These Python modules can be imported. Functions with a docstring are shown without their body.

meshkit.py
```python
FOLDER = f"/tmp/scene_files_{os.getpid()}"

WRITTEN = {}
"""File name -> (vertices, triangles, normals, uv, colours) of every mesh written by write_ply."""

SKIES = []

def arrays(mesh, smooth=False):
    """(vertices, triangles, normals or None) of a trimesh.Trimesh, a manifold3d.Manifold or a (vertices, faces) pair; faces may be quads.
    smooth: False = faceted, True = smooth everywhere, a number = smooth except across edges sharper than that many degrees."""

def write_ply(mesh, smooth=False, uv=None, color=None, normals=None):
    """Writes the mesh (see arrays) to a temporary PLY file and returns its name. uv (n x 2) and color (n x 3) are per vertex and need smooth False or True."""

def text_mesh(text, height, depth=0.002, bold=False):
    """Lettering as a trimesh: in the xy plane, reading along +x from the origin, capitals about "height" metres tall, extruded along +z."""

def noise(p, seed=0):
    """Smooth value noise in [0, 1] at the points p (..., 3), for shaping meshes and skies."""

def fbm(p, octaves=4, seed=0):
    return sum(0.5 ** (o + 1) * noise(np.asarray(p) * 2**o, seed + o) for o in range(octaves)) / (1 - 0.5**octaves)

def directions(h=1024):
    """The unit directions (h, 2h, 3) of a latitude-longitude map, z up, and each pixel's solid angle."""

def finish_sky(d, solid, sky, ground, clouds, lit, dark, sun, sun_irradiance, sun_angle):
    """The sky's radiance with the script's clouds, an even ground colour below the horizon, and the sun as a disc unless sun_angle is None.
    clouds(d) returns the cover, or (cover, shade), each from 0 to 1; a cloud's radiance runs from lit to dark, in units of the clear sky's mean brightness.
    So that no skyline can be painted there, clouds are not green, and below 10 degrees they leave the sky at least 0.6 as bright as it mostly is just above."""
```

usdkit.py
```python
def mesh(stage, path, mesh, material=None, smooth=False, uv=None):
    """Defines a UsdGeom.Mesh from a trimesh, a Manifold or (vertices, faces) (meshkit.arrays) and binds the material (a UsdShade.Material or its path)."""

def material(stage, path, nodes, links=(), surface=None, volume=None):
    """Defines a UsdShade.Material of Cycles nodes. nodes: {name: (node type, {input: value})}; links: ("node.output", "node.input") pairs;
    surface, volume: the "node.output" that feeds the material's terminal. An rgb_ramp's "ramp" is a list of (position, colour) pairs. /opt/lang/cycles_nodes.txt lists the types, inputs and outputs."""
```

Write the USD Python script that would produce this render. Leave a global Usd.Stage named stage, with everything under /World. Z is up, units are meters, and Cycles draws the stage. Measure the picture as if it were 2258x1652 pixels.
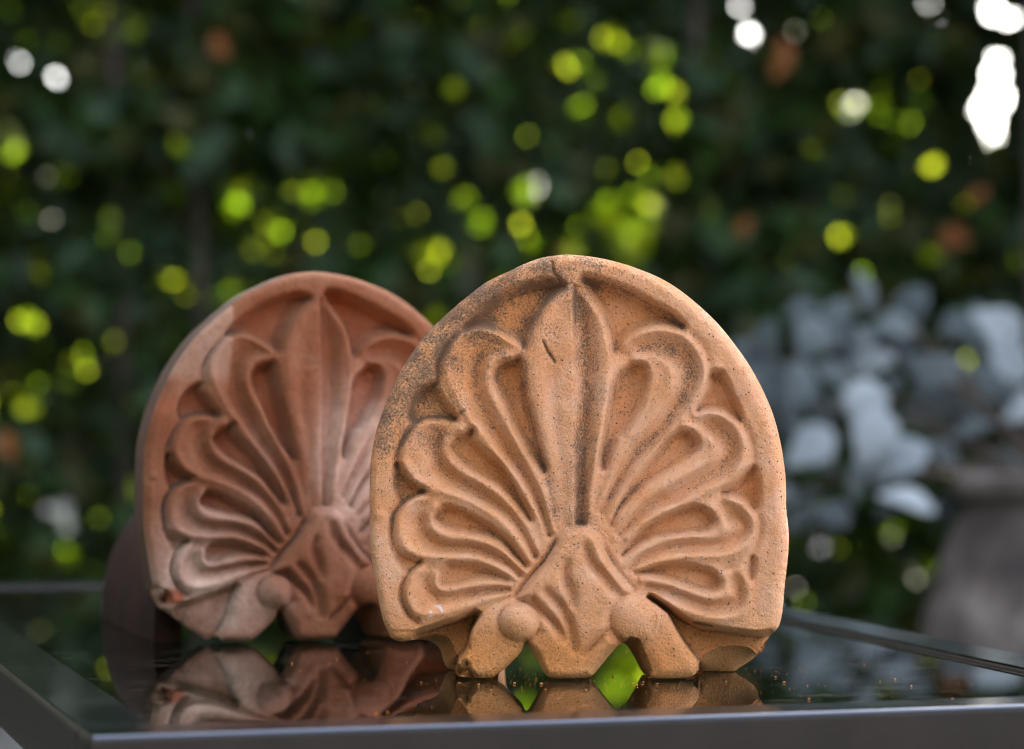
import math, random
import numpy as np, trimesh
from scipy import ndimage
from scipy.spatial import Delaunay, cKDTree
from PIL import Image, ImageDraw
from pxr import Usd, UsdGeom, UsdLux, UsdShade, Sdf, Gf, Vt
import usdkit, meshkit

rng = np.random.default_rng(7)
stage = Usd.Stage.CreateInMemory()
UsdGeom.SetStageUpAxis(stage, 'Z'); UsdGeom.SetStageMetersPerUnit(stage, 1.0)
UsdGeom.Xform.Define(stage, '/World'); UsdGeom.Scope.Define(stage, '/World/Looks')

# ------------------------------------------------------------------ camera, sky, sun, exposure
TABLE_Z = 0.40                    # height of the table top over the ground
EYE = 0.1239                       # camera height over the table top
FPX, CX, HY = 6586.0, 1129.0, 826.0      # focal length, centre and horizon in a 2258 px wide picture
CAMZ = TABLE_Z + EYE
cam = UsdGeom.Camera.Define(stage, '/World/camera')
cam.AddTranslateOp().Set(Gf.Vec3d(0, 0, CAMZ)); cam.AddRotateXOp().Set(90.0)
cam.CreateHorizontalApertureAttr(36.0); cam.CreateVerticalApertureAttr(36.0 * 749 / 1024)
cam.CreateFocalLengthAttr(36.0 * FPX / 2258)
cam.CreateFStopAttr(7.2); cam.CreateFocusDistanceAttr(1.2125)
cam.CreateClippingRangeAttr(Gf.Vec2f(0.05, 5000))
cam.CreateExposureAttr(3.65)

SUN_EL, SUN_AZ = math.radians(31), math.radians(30)
ssun = np.array([math.sin(SUN_AZ) * math.cos(SUN_EL), math.cos(SUN_AZ) * math.cos(SUN_EL), math.sin(SUN_EL)])
usdkit.material(stage, '/World/Looks/sky_look', {
    'sky': ('sky_texture', {'sky_type': 'single_scattering', 'sun_disc': False, 'sun_elevation': SUN_EL, 'sun_rotation': SUN_AZ,
                            'aerosol_density': 2.5, 'air_density': 1.0, 'ozone_density': 1.0}),
    'veil': ('hsv', {'saturation': 0.42}),
    'bg': ('background_shader', {'strength': 0.11})},
    [('sky.color', 'veil.color'), ('veil.color', 'bg.color')], surface='bg.background')
dome = UsdLux.DomeLight.Define(stage, '/World/sky')
UsdShade.MaterialBindingAPI.Apply(dome.GetPrim()).Bind(UsdShade.Material.Get(stage, '/World/Looks/sky_look'))
sun = UsdLux.DistantLight.Define(stage, '/World/sun')
sun.CreateIntensityAttr(1.1); sun.CreateAngleAttr(0.5); sun.CreateNormalizeAttr(True); sun.CreateColorAttr(Gf.Vec3f(1.0, 0.93, 0.82))
_x = np.cross([0, 0, 1.0], ssun); _x /= np.linalg.norm(_x); _y = np.cross(ssun, _x)
sun.AddTransformOp().Set(Gf.Matrix4d(*_x, 0, *_y, 0, *ssun, 0, 0, 0, 10, 1))

# ------------------------------------------------------------------ helpers
taken = {}
def numbered(path):
    n = taken.get(path, 0); taken[path] = n + 1
    return path if n == 0 else f'{path}_{n:03d}'
def tag(p, label=None, cat=None, group=None, kind=None):
    p = p.GetPrim() if hasattr(p, 'GetPrim') else p
    for k, v in (('label', label), ('category', cat), ('group', group), ('kind', kind)):
        if v: p.SetCustomDataByKey(k, v)
    return p
def thing(name, label, cat, loc=(0, 0, 0), rotz=0.0, scale=1.0, group=None, kind=None):
    x = UsdGeom.Xform.Define(stage, numbered('/World/' + name))
    x.AddTranslateOp().Set(Gf.Vec3d(*map(float, loc))); x.AddRotateZOp().Set(float(rotz))
    if scale != 1.0: x.AddScaleOp().Set(Gf.Vec3f(scale, scale, scale))
    tag(x, label, cat, group, kind)
    return str(x.GetPath())
def obj(parent, name, mesh, mat, smooth=False):
    return usdkit.mesh(stage, numbered((parent or '/World') + '/' + name), mesh, mat, smooth=smooth)
def rawmesh(parent, name, v, f, n, mat, col=None):
    m = UsdGeom.Mesh.Define(stage, numbered(parent + '/' + name))
    m.CreatePointsAttr(Vt.Vec3fArray.FromNumpy(v.astype(np.float32)))
    m.CreateFaceVertexCountsAttr(Vt.IntArray.FromNumpy(np.full(len(f), 3, np.int32)))
    m.CreateFaceVertexIndicesAttr(Vt.IntArray.FromNumpy(f.astype(np.int32).ravel()))
    m.CreateSubdivisionSchemeAttr('none')
    m.CreateNormalsAttr(Vt.Vec3fArray.FromNumpy(n.astype(np.float32))); m.SetNormalsInterpolation('vertex')
    if col is not None:
        UsdGeom.PrimvarsAPI(m).CreatePrimvar('weather', Sdf.ValueTypeNames.Color3fArray, 'vertex').Set(Vt.Vec3fArray.FromNumpy(col.astype(np.float32)))
    UsdShade.MaterialBindingAPI.Apply(m.GetPrim()).Bind(mat)
    return m
def at(px, py, D):
    """the point of the world at distance D that stands at (px, py) of the photograph; only used to take measures off it"""
    return np.array([(px - CX) / FPX * D, D, CAMZ - (py - HY) / FPX * D])
def spline(pts, closed=False, n=10):
    p = np.asarray(pts, float); m = len(p); out = []
    for i in range(m if closed else m - 1):
        if closed: a, b, c, d = p[(i - 1) % m], p[i], p[(i + 1) % m], p[(i + 2) % m]
        else: a, b, c, d = p[max(i - 1, 0)], p[i], p[i + 1], p[min(i + 2, m - 1)]
        for t in np.linspace(0, 1, n, endpoint=False):
            out.append(0.5 * (2 * b + (c - a) * t + (2 * a - 5 * b + 4 * c - d) * t * t + (3 * b - a - 3 * c + d) * t ** 3))
    if not closed: out.append(p[-1])
    return np.array(out)
def sstep(x, a, b):
    t = np.clip((x - a) / (b - a), 0, 1); return t * t * (3 - 2 * t)
def rbox(sx, sy, sz, r=0.002, seg=3):
    """a box with rounded edges, centred"""
    import manifold3d as m3
    pts = [m3.Manifold.sphere(r, 12).translate([x * (sx / 2 - r), y * (sy / 2 - r), z * (sz / 2 - r)]) for x in (-1, 1) for y in (-1, 1) for z in (-1, 1)]
    return m3.Manifold.batch_hull(pts)

def mat(name, nodes, links, surface='p.BSDF', **k):
    return usdkit.material(stage, '/World/Looks/' + name, nodes, links, surface=surface, **k)

# ------------------------------------------------------------------ materials
def terracotta(name, c_light, c_mid, c_deep, c_red, off, speck_amount, c_bloom=(0.62, 0.5, 0.44)):
    return mat(name, {
        'tc': ('texture_coordinate', {}), 'mp': ('mapping', {'location': off}),
        'w': ('attribute', {'attribute': 'weather'}), 'ws': ('separate_color', {}),
        'n1': ('noise_texture', {'scale': 38.0, 'detail': 5.0, 'roughness': 0.62}),
        'r1': ('rgb_ramp', {'ramp': [(0.28, c_deep), (0.5, c_mid), (0.72, c_light)]}),
        'n2': ('noise_texture', {'scale': 900.0, 'detail': 3.0, 'roughness': 0.7}),
        'r2': ('rgb_ramp', {'ramp': [(0.3, (0.55, 0.5, 0.46)), (0.5, (1, 1, 1)), (0.75, (1.2, 1.17, 1.14))]}),
        'mul': ('mix_color', {'blend_type': 'multiply', 'fac': 0.75, 'use_clamp': False}),
        # soot and lichen, with painted crease shade: a patchy film made of fine grains, where "weather" says
        'n3': ('noise_texture', {'scale': 1150.0, 'detail': 2.0, 'roughness': 0.75}),
        'n4': ('noise_texture', {'scale': 120.0, 'detail': 4.0, 'roughness': 0.7}),
        'a1': ('math', {'math_type': 'multiply_add', 'value2': 2.3, 'value3': -1.15}),
        'a2': ('math', {'math_type': 'multiply_add', 'value2': 1.5, 'value3': -0.75}),
        'a5': ('math', {'math_type': 'add'}),
        'a3': ('math', {'math_type': 'add'}),
        'st': ('map_range', {'range_type': 'smoothstep', 'from_min': 0.16, 'from_max': 0.95, 'to_min': 0.0, 'to_max': 0.78, 'clamp': True}),
        'dark': ('mix_color', {'blend_type': 'mix', 'b': (0.085, 0.064, 0.054)}),
        # pin holes and grog
        'vo': ('voronoi_texture', {'feature': 'f1', 'scale': 620.0, 'randomness': 1.0}),
        'vr': ('map_range', {'from_min': 0.14, 'from_max': 0.24, 'to_min': 1.0, 'to_max': 0.0, 'clamp': True}),
        'vs': ('separate_color', {}),
        'vt': ('math', {'math_type': 'less_than', 'value2': speck_amount}),
        'vm': ('math', {'math_type': 'multiply'}),
        'vcol': ('mix_color', {'a': (0.045, 0.03, 0.024), 'b': (0.36, 0.13, 0.03)}),
        'vg': ('math', {'math_type': 'greater_than', 'value2': 0.62}),
        'spk': ('mix_color', {'blend_type': 'mix'}),
        'vp': ('voronoi_texture', {'feature': 'f1', 'scale': 1050.0, 'randomness': 1.0}),
        'vpr': ('map_range', {'from_min': 0.16, 'from_max': 0.3, 'to_min': 1.0, 'to_max': 0.0, 'clamp': True}),
        'vpm': ('math', {'math_type': 'multiply'}),
        'vpw': ('math', {'math_type': 'multiply', 'value2': 1.5, 'use_clamp': True}),
        'pin': ('mix_color', {'blend_type': 'mix', 'b': (0.03, 0.026, 0.026)}),
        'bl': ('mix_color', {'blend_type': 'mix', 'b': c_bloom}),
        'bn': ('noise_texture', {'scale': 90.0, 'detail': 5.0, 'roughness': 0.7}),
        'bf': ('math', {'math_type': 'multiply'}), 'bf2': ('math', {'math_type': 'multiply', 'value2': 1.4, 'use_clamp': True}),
        'chip': ('mix_color', {'blend_type': 'mix', 'b': c_red}),
        'h1': ('math', {'math_type': 'multiply_add', 'value2': 0.55}),
        'h2': ('math', {'math_type': 'multiply_add', 'value2': -0.6}),
        'bp': ('bump', {'strength': 0.9, 'distance': 0.0008}),
        'p': ('principled_bsdf', {'roughness': 0.86, 'specular_ior_level': 0.25, 'diffuse_roughness': 0.6}),
    }, [('tc.object', 'mp.vector'), ('mp.vector', 'n1.vector'), ('mp.vector', 'n2.vector'), ('mp.vector', 'n3.vector'), ('mp.vector', 'n4.vector'),
        ('mp.vector', 'vo.vector'), ('mp.vector', 'vp.vector'), ('mp.vector', 'bn.vector'), ('w.color', 'ws.color'),
        ('n1.fac', 'r1.fac'), ('n2.fac', 'r2.fac'), ('r1.color', 'mul.a'), ('r2.color', 'mul.b'),
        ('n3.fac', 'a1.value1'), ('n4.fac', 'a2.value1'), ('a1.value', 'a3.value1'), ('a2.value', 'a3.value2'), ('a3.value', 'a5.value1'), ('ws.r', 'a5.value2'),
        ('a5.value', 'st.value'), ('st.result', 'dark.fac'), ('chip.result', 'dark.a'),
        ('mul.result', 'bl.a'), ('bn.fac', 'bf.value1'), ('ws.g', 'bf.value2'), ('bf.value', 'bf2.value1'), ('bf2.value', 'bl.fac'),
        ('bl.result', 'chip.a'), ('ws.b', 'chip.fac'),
        ('vo.distance', 'vr.value'), ('vo.color', 'vs.color'), ('vs.r', 'vt.value1'), ('vr.result', 'vm.value1'), ('vt.value', 'vm.value2'),
        ('vs.g', 'vg.value1'), ('vg.value', 'vcol.fac'), ('dark.result', 'spk.a'), ('vcol.result', 'spk.b'), ('vm.value', 'spk.fac'),
        ('vp.distance', 'vpr.value'), ('vpr.result', 'vpm.value1'), ('ws.r', 'vpw.value1'), ('vpw.value', 'vpm.value2'), ('vpm.value', 'pin.fac'), ('spk.result', 'pin.a'),
        ('pin.result', 'p.base_color'), ('n2.fac', 'h1.value1'), ('n3.fac', 'h1.value3'), ('vm.value', 'h2.value1'), ('h1.value', 'h2.value3'),
        ('h2.value', 'bp.height'), ('bp.normal', 'p.normal')])

M_front = terracotta('pale_terracotta', (0.70, 0.335, 0.14), (0.65, 0.26, 0.078), (0.58, 0.2, 0.038), (0.62, 0.62, 0.66), (0.3, 0.1, 0.0), 0.26, (0.72, 0.415, 0.275))
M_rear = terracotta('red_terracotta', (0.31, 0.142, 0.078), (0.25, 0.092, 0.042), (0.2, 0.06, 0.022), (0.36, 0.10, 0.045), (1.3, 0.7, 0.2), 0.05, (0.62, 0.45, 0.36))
M_tile = terracotta('dark_terracotta', (0.055, 0.02, 0.01), (0.038, 0.012, 0.006), (0.02, 0.006, 0.003), (0.3, 0.07, 0.03), (2.3, 0.7, 0.2), 0.05)  # rear tile: shade it stands in is put into the colour

M_frame = mat('powder_coated_metal', {
    'tc': ('texture_coordinate', {}),
    'n': ('noise_texture', {'scale': 35.0, 'detail': 5.0, 'roughness': 0.65}), 'r': ('rgb_ramp', {'ramp': [(0.3, (0.015, 0.011, 0.0098)), (0.7, (0.023, 0.0168, 0.015))]}),
    'n2': ('noise_texture', {'scale': 2200.0, 'detail': 2.0}), 'bp': ('bump', {'strength': 0.2, 'distance': 0.0002}),
    'p': ('principled_bsdf', {'roughness': 0.4, 'specular_ior_level': 0.2})},
    [('tc.object', 'n.vector'), ('tc.object', 'n2.vector'), ('n.fac', 'r.fac'), ('r.color', 'p.base_color'), ('n2.fac', 'bp.height'), ('bp.normal', 'p.normal')])
M_bead = mat('worn_metal_edge', {'p': ('principled_bsdf', {'base_color': (0.10, 0.11, 0.145), 'metallic': 0.8, 'roughness': 0.4})}, [])  # bluish metal for the bead that makes the edge highlight
M_strip = mat('black_satin_edging', {
    'tc': ('texture_coordinate', {}), 'n': ('noise_texture', {'scale': 30.0, 'detail': 5.0, 'roughness': 0.7}), 'r': ('rgb_ramp', {'ramp': [(0.35, (0.002, 0.003, 0.0033)), (0.75, (0.005, 0.0065, 0.007))]}),
    'vo': ('voronoi_texture', {'scale': 380.0}), 'vr': ('map_range', {'from_min': 0.05, 'from_max': 0.12, 'to_min': 0.7, 'to_max': 0.0, 'clamp': True}),
    'vs': ('separate_color', {}), 'vt': ('math', {'math_type': 'less_than', 'value2': 0.07}), 'vm': ('math', {'math_type': 'multiply'}), 'dust': ('mix_color', {'b': (0.25, 0.22, 0.2)}),
    'rr': ('map_range', {'from_min': 0.3, 'from_max': 0.7, 'to_min': 0.13, 'to_max': 0.16, 'clamp': True}),
    'p': ('principled_bsdf', {'specular_ior_level': 0.16})},
    [('tc.object', 'n.vector'), ('n.fac', 'r.fac'), ('n.fac', 'rr.value'), ('rr.result', 'p.roughness'), ('r.color', 'dust.a'), ('tc.object', 'vo.vector'), ('vo.distance', 'vr.value'), ('vo.color', 'vs.color'), ('vs.r', 'vt.value1'), ('vt.value', 'vm.value1'), ('vr.result', 'vm.value2'), ('vm.value', 'dust.fac'), ('dust.result', 'p.base_color')])
M_glass = mat('tinted_glass', {
    'tc': ('texture_coordinate', {}), 'mp': ('mapping', {'scale': (1.0, 1.7, 1.0), 'rotation': (0, 0, 0.25)}),
    'n': ('noise_texture', {'scale': 42.0, 'detail': 5.0, 'roughness': 0.75}), 'r': ('map_range', {'from_min': 0.5, 'from_max': 0.8, 'to_min': 0.0, 'to_max': 0.045, 'clamp': True}),
    'vo': ('voronoi_texture', {'scale': 420.0}), 'vr': ('map_range', {'from_min': 0.08, 'from_max': 0.16, 'to_min': 0.55, 'to_max': 0.0, 'clamp': True}),
    'vs': ('separate_color', {}), 'vt': ('math', {'math_type': 'less_than', 'value2': 0.12}), 'vm': ('math', {'math_type': 'multiply'}), 'mx': ('math', {'math_type': 'maximum'}),
    'd': ('diffuse_bsdf', {'color': (0.2, 0.17, 0.14)}), 'm': ('mix_closure', {}),
    'p': ('principled_bsdf', {'base_color': (0.12, 0.2, 0.18), 'transmission_weight': 1.0, 'ior': 1.52, 'roughness': 0.0})},
    [('tc.object', 'mp.vector'), ('mp.vector', 'n.vector'), ('n.fac', 'r.value'), ('tc.object', 'vo.vector'), ('vo.distance', 'vr.value'), ('vo.color', 'vs.color'), ('vs.r', 'vt.value1'),
     ('vt.value', 'vm.value1'), ('vr.result', 'vm.value2'), ('vm.value', 'mx.value1'), ('r.result', 'mx.value2'), ('mx.value', 'm.fac'), ('p.BSDF', 'm.closure1'), ('d.BSDF', 'm.closure2')], surface='m.closure')

def leaf_mat(name, c1, c2, trans, tfac=0.35, rough=0.48, spec=0.22):
    return mat(name, {
        'oi': ('object_info', {}), 'tc': ('texture_coordinate', {}), 'n': ('noise_texture', {'scale': 14.0, 'detail': 3.0}),
        'ad': ('math', {'math_type': 'multiply_add', 'value2': 0.6}), 'md': ('math', {'math_type': 'multiply', 'value2': 0.6}),
        'r': ('rgb_ramp', {'ramp': [(0.2, c1), (0.85, c2)]}),
        'p': ('principled_bsdf', {'roughness': rough, 'specular_ior_level': spec}),
        't': ('translucent_bsdf', {'color': trans}), 'm': ('mix_closure', {'fac': tfac})},
        [('tc.object', 'n.vector'), ('oi.random', 'md.value1'), ('md.value', 'ad.value3'), ('n.fac', 'ad.value1'), ('ad.value', 'r.fac'),
         ('r.color', 'p.base_color'), ('p.BSDF', 'm.closure1'), ('t.BSDF', 'm.closure2')], surface='m.closure')
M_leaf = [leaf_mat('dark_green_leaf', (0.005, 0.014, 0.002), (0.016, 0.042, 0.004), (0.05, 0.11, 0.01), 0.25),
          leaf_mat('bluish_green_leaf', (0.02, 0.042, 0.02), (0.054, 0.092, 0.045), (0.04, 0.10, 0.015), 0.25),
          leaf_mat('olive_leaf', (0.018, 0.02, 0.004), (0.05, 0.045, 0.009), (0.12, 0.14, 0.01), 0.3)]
M_leaf.append(leaf_mat('backlit_green_leaf', (0.03, 0.05, 0.006), (0.06, 0.085, 0.012), (0.09, 0.15, 0.005), 0.45, spec=0.2))  # deep hedge leaves: glow of light from behind put into a brighter colour
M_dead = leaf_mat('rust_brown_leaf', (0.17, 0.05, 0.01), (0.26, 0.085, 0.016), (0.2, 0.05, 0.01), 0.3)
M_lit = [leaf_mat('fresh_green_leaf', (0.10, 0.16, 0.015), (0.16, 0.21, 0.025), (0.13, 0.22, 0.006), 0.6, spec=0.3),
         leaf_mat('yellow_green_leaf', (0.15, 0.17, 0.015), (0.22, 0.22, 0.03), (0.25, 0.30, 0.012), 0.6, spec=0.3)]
M_silver = [leaf_mat('silver_leaf', (0.18, 0.205, 0.23), (0.31, 0.34, 0.37), (0.3, 0.4, 0.3), 0.06, rough=0.7, spec=0.25), leaf_mat('pale_silver_leaf', (0.21, 0.235, 0.26), (0.31, 0.34, 0.37), (0.3, 0.4, 0.3), 0.06, rough=0.7, spec=0.25), leaf_mat('dull_grey_leaf', (0.06, 0.074, 0.08), (0.12, 0.14, 0.15), (0.3, 0.4, 0.3), 0.06, rough=0.7, spec=0.2)]
M_bark = mat('bark', {'tc': ('texture_coordinate', {}), 'mp': ('mapping', {'scale': (1, 1, 0.2)}), 'n': ('noise_texture', {'scale': 60.0, 'detail': 5.0}),
    'r': ('rgb_ramp', {'ramp': [(0.3, (0.025, 0.018, 0.014)), (0.7, (0.075, 0.055, 0.042))]}), 'bp': ('bump', {'strength': 0.8, 'distance': 0.01}),
    'p': ('principled_bsdf', {'roughness': 0.9})},
    [('tc.object', 'mp.vector'), ('mp.vector', 'n.vector'), ('n.fac', 'r.fac'), ('r.color', 'p.base_color'), ('n.fac', 'bp.height'), ('bp.normal', 'p.normal')])
M_urn = mat('weathered_stoneware', {'tc': ('texture_coordinate', {}), 'n': ('noise_texture', {'scale': 13.0, 'detail': 6.0, 'roughness': 0.6}),
    'r': ('rgb_ramp', {'ramp': [(0.36, (0.03, 0.022, 0.02)), (0.5, (0.075, 0.058, 0.052)), (0.64, (0.2, 0.165, 0.155))]}), 'bp': ('bump', {'strength': 0.4, 'distance': 0.006}),
    'p': ('principled_bsdf', {'roughness': 0.85})},
    [('tc.object', 'n.vector'), ('n.fac', 'r.fac'), ('r.color', 'p.base_color'), ('n.fac', 'bp.height'), ('bp.normal', 'p.normal')])
M_soil = mat('soil', {'p': ('principled_bsdf', {'base_color': (0.04, 0.03, 0.022), 'roughness': 0.95})}, [])
M_ground = mat('pale_gravel_paving', {'tc': ('texture_coordinate', {}), 'n': ('noise_texture', {'scale': 3.0, 'detail': 8.0, 'roughness': 0.7}),
    'r': ('rgb_ramp', {'ramp': [(0.3, (0.12, 0.11, 0.1)), (0.7, (0.23, 0.215, 0.2))]}), 'bp': ('bump', {'strength': 0.4, 'distance': 0.01}),
    'p': ('principled_bsdf', {'roughness': 0.9})},
    [('tc.object', 'n.vector'), ('n.fac', 'r.fac'), ('r.color', 'p.base_color'), ('n.fac', 'bp.height'), ('bp.normal', 'p.normal')])
M_wall = mat('ochre_render', {'tc': ('texture_coordinate', {}), 'n': ('noise_texture', {'scale': 2.0, 'detail': 7.0}),
    'r': ('rgb_ramp', {'ramp': [(0.3, (0.27, 0.2, 0.13)), (0.7, (0.36, 0.28, 0.19))]}), 'p': ('principled_bsdf', {'roughness': 0.9})},
    [('tc.object', 'n.vector'), ('n.fac', 'r.fac'), ('r.color', 'p.base_color')])

# ------------------------------------------------------------------ the setting
g = trimesh.creation.box([600, 600, 0.2]); g.apply_translation([0, 200, -0.1])
tag(obj(None, 'ground', g, M_ground), 'pale gravel ground of the garden', kind='structure')
tag(dome, kind='structure')

# ------------------------------------------------------------------ the antefix: relief drawn in units of 0.083 mm (x right, y down), heights in mm
KX = 1.0 / (2.2137 * 1.06291)       # these units -> px of the 2258 px picture
D0 = 1.2157
MM = KX / FPX * D0 * 1000           # mm per unit
R = 2.5                             # raster step
GW, GH = 2400, 2400
XO, YO = -60, -60
gx = XO + (np.arange(int(GW / R)) + 0.5) * R
gy = YO + (np.arange(int(GH / R)) + 0.5) * R
PX, PY = np.meshgrid(gx, gy)
def fillmask(pts, closed=True, smooth=True):
    p = spline(pts, True, 8) if smooth else np.asarray(pts, float)
    im = Image.new('L', (len(gx), len(gy)))
    ImageDraw.Draw(im).polygon([((x - XO) / R - 0.5, (y - YO) / R - 0.5) for x, y in p], fill=255)
    return np.asarray(im) > 127
def dist_to(mask):
    return ndimage.distance_transform_edt(~mask) * R

OUT_TOP = [(1060, 40), (1180, 50), (1300, 73), (1420, 110), (1540, 160), (1640, 220), (1740, 300), (1840, 395), (1930, 505), (2010, 620), (2080, 750), (2130, 870), (2165, 1000),
           (2183, 1100), (2194, 1190), (2197, 1280), (2198, 1360), (2206, 1430), (2211, 1500), (2208, 1590), (2198, 1690), (2190, 1760), (2184, 1830), (2175, 1910), (2160, 1965), (2135, 2000), (2118, 2014)]
OUT_RIGHT = [(2099, 2040), (2074, 2098), (2044, 2118), (2014, 2145), (1959, 2180), (1919, 2205), (1840, 2208), (1770, 2203), (1752, 2195), (1739, 2200), (1704, 2229), (1609, 2239), (1512, 2239), (1489, 2236), (1449, 2203), (1409, 2128), (1354, 2056)]
OUT_MID = [(1294, 2103), (1229, 2183), (1184, 2229), (1129, 2238), (1060, 2238), (960, 2229), (900, 2130), (850, 2056)]
OUT_LEFT = [(825, 2098), (770, 2158), (700, 2218), (650, 2236), (565, 2234), (495, 2226), (478, 2196)]
ARC_LEFT = [(440, 2183), (420, 2148), (400, 2084), (362, 2052), (320, 2040), (275, 2038), (210, 2048), (165, 2038)]
ARC_FILLED = [(440, 2215), (390, 2190), (330, 2150), (270, 2105), (220, 2070), (165, 2038)]
OUT_UP = [(145, 2023), (125, 1983), (105, 1933), (85, 1843), (70, 1758), (55, 1658), (42, 1583), (38, 1483), (36, 1340), (38, 1190), (45, 1080), (70, 960), (105, 850), (150, 740), (200, 640), (270, 530), (350, 430), (440, 345), (540, 260), (640, 185), (760, 125), (860, 80), (950, 52)]

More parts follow.
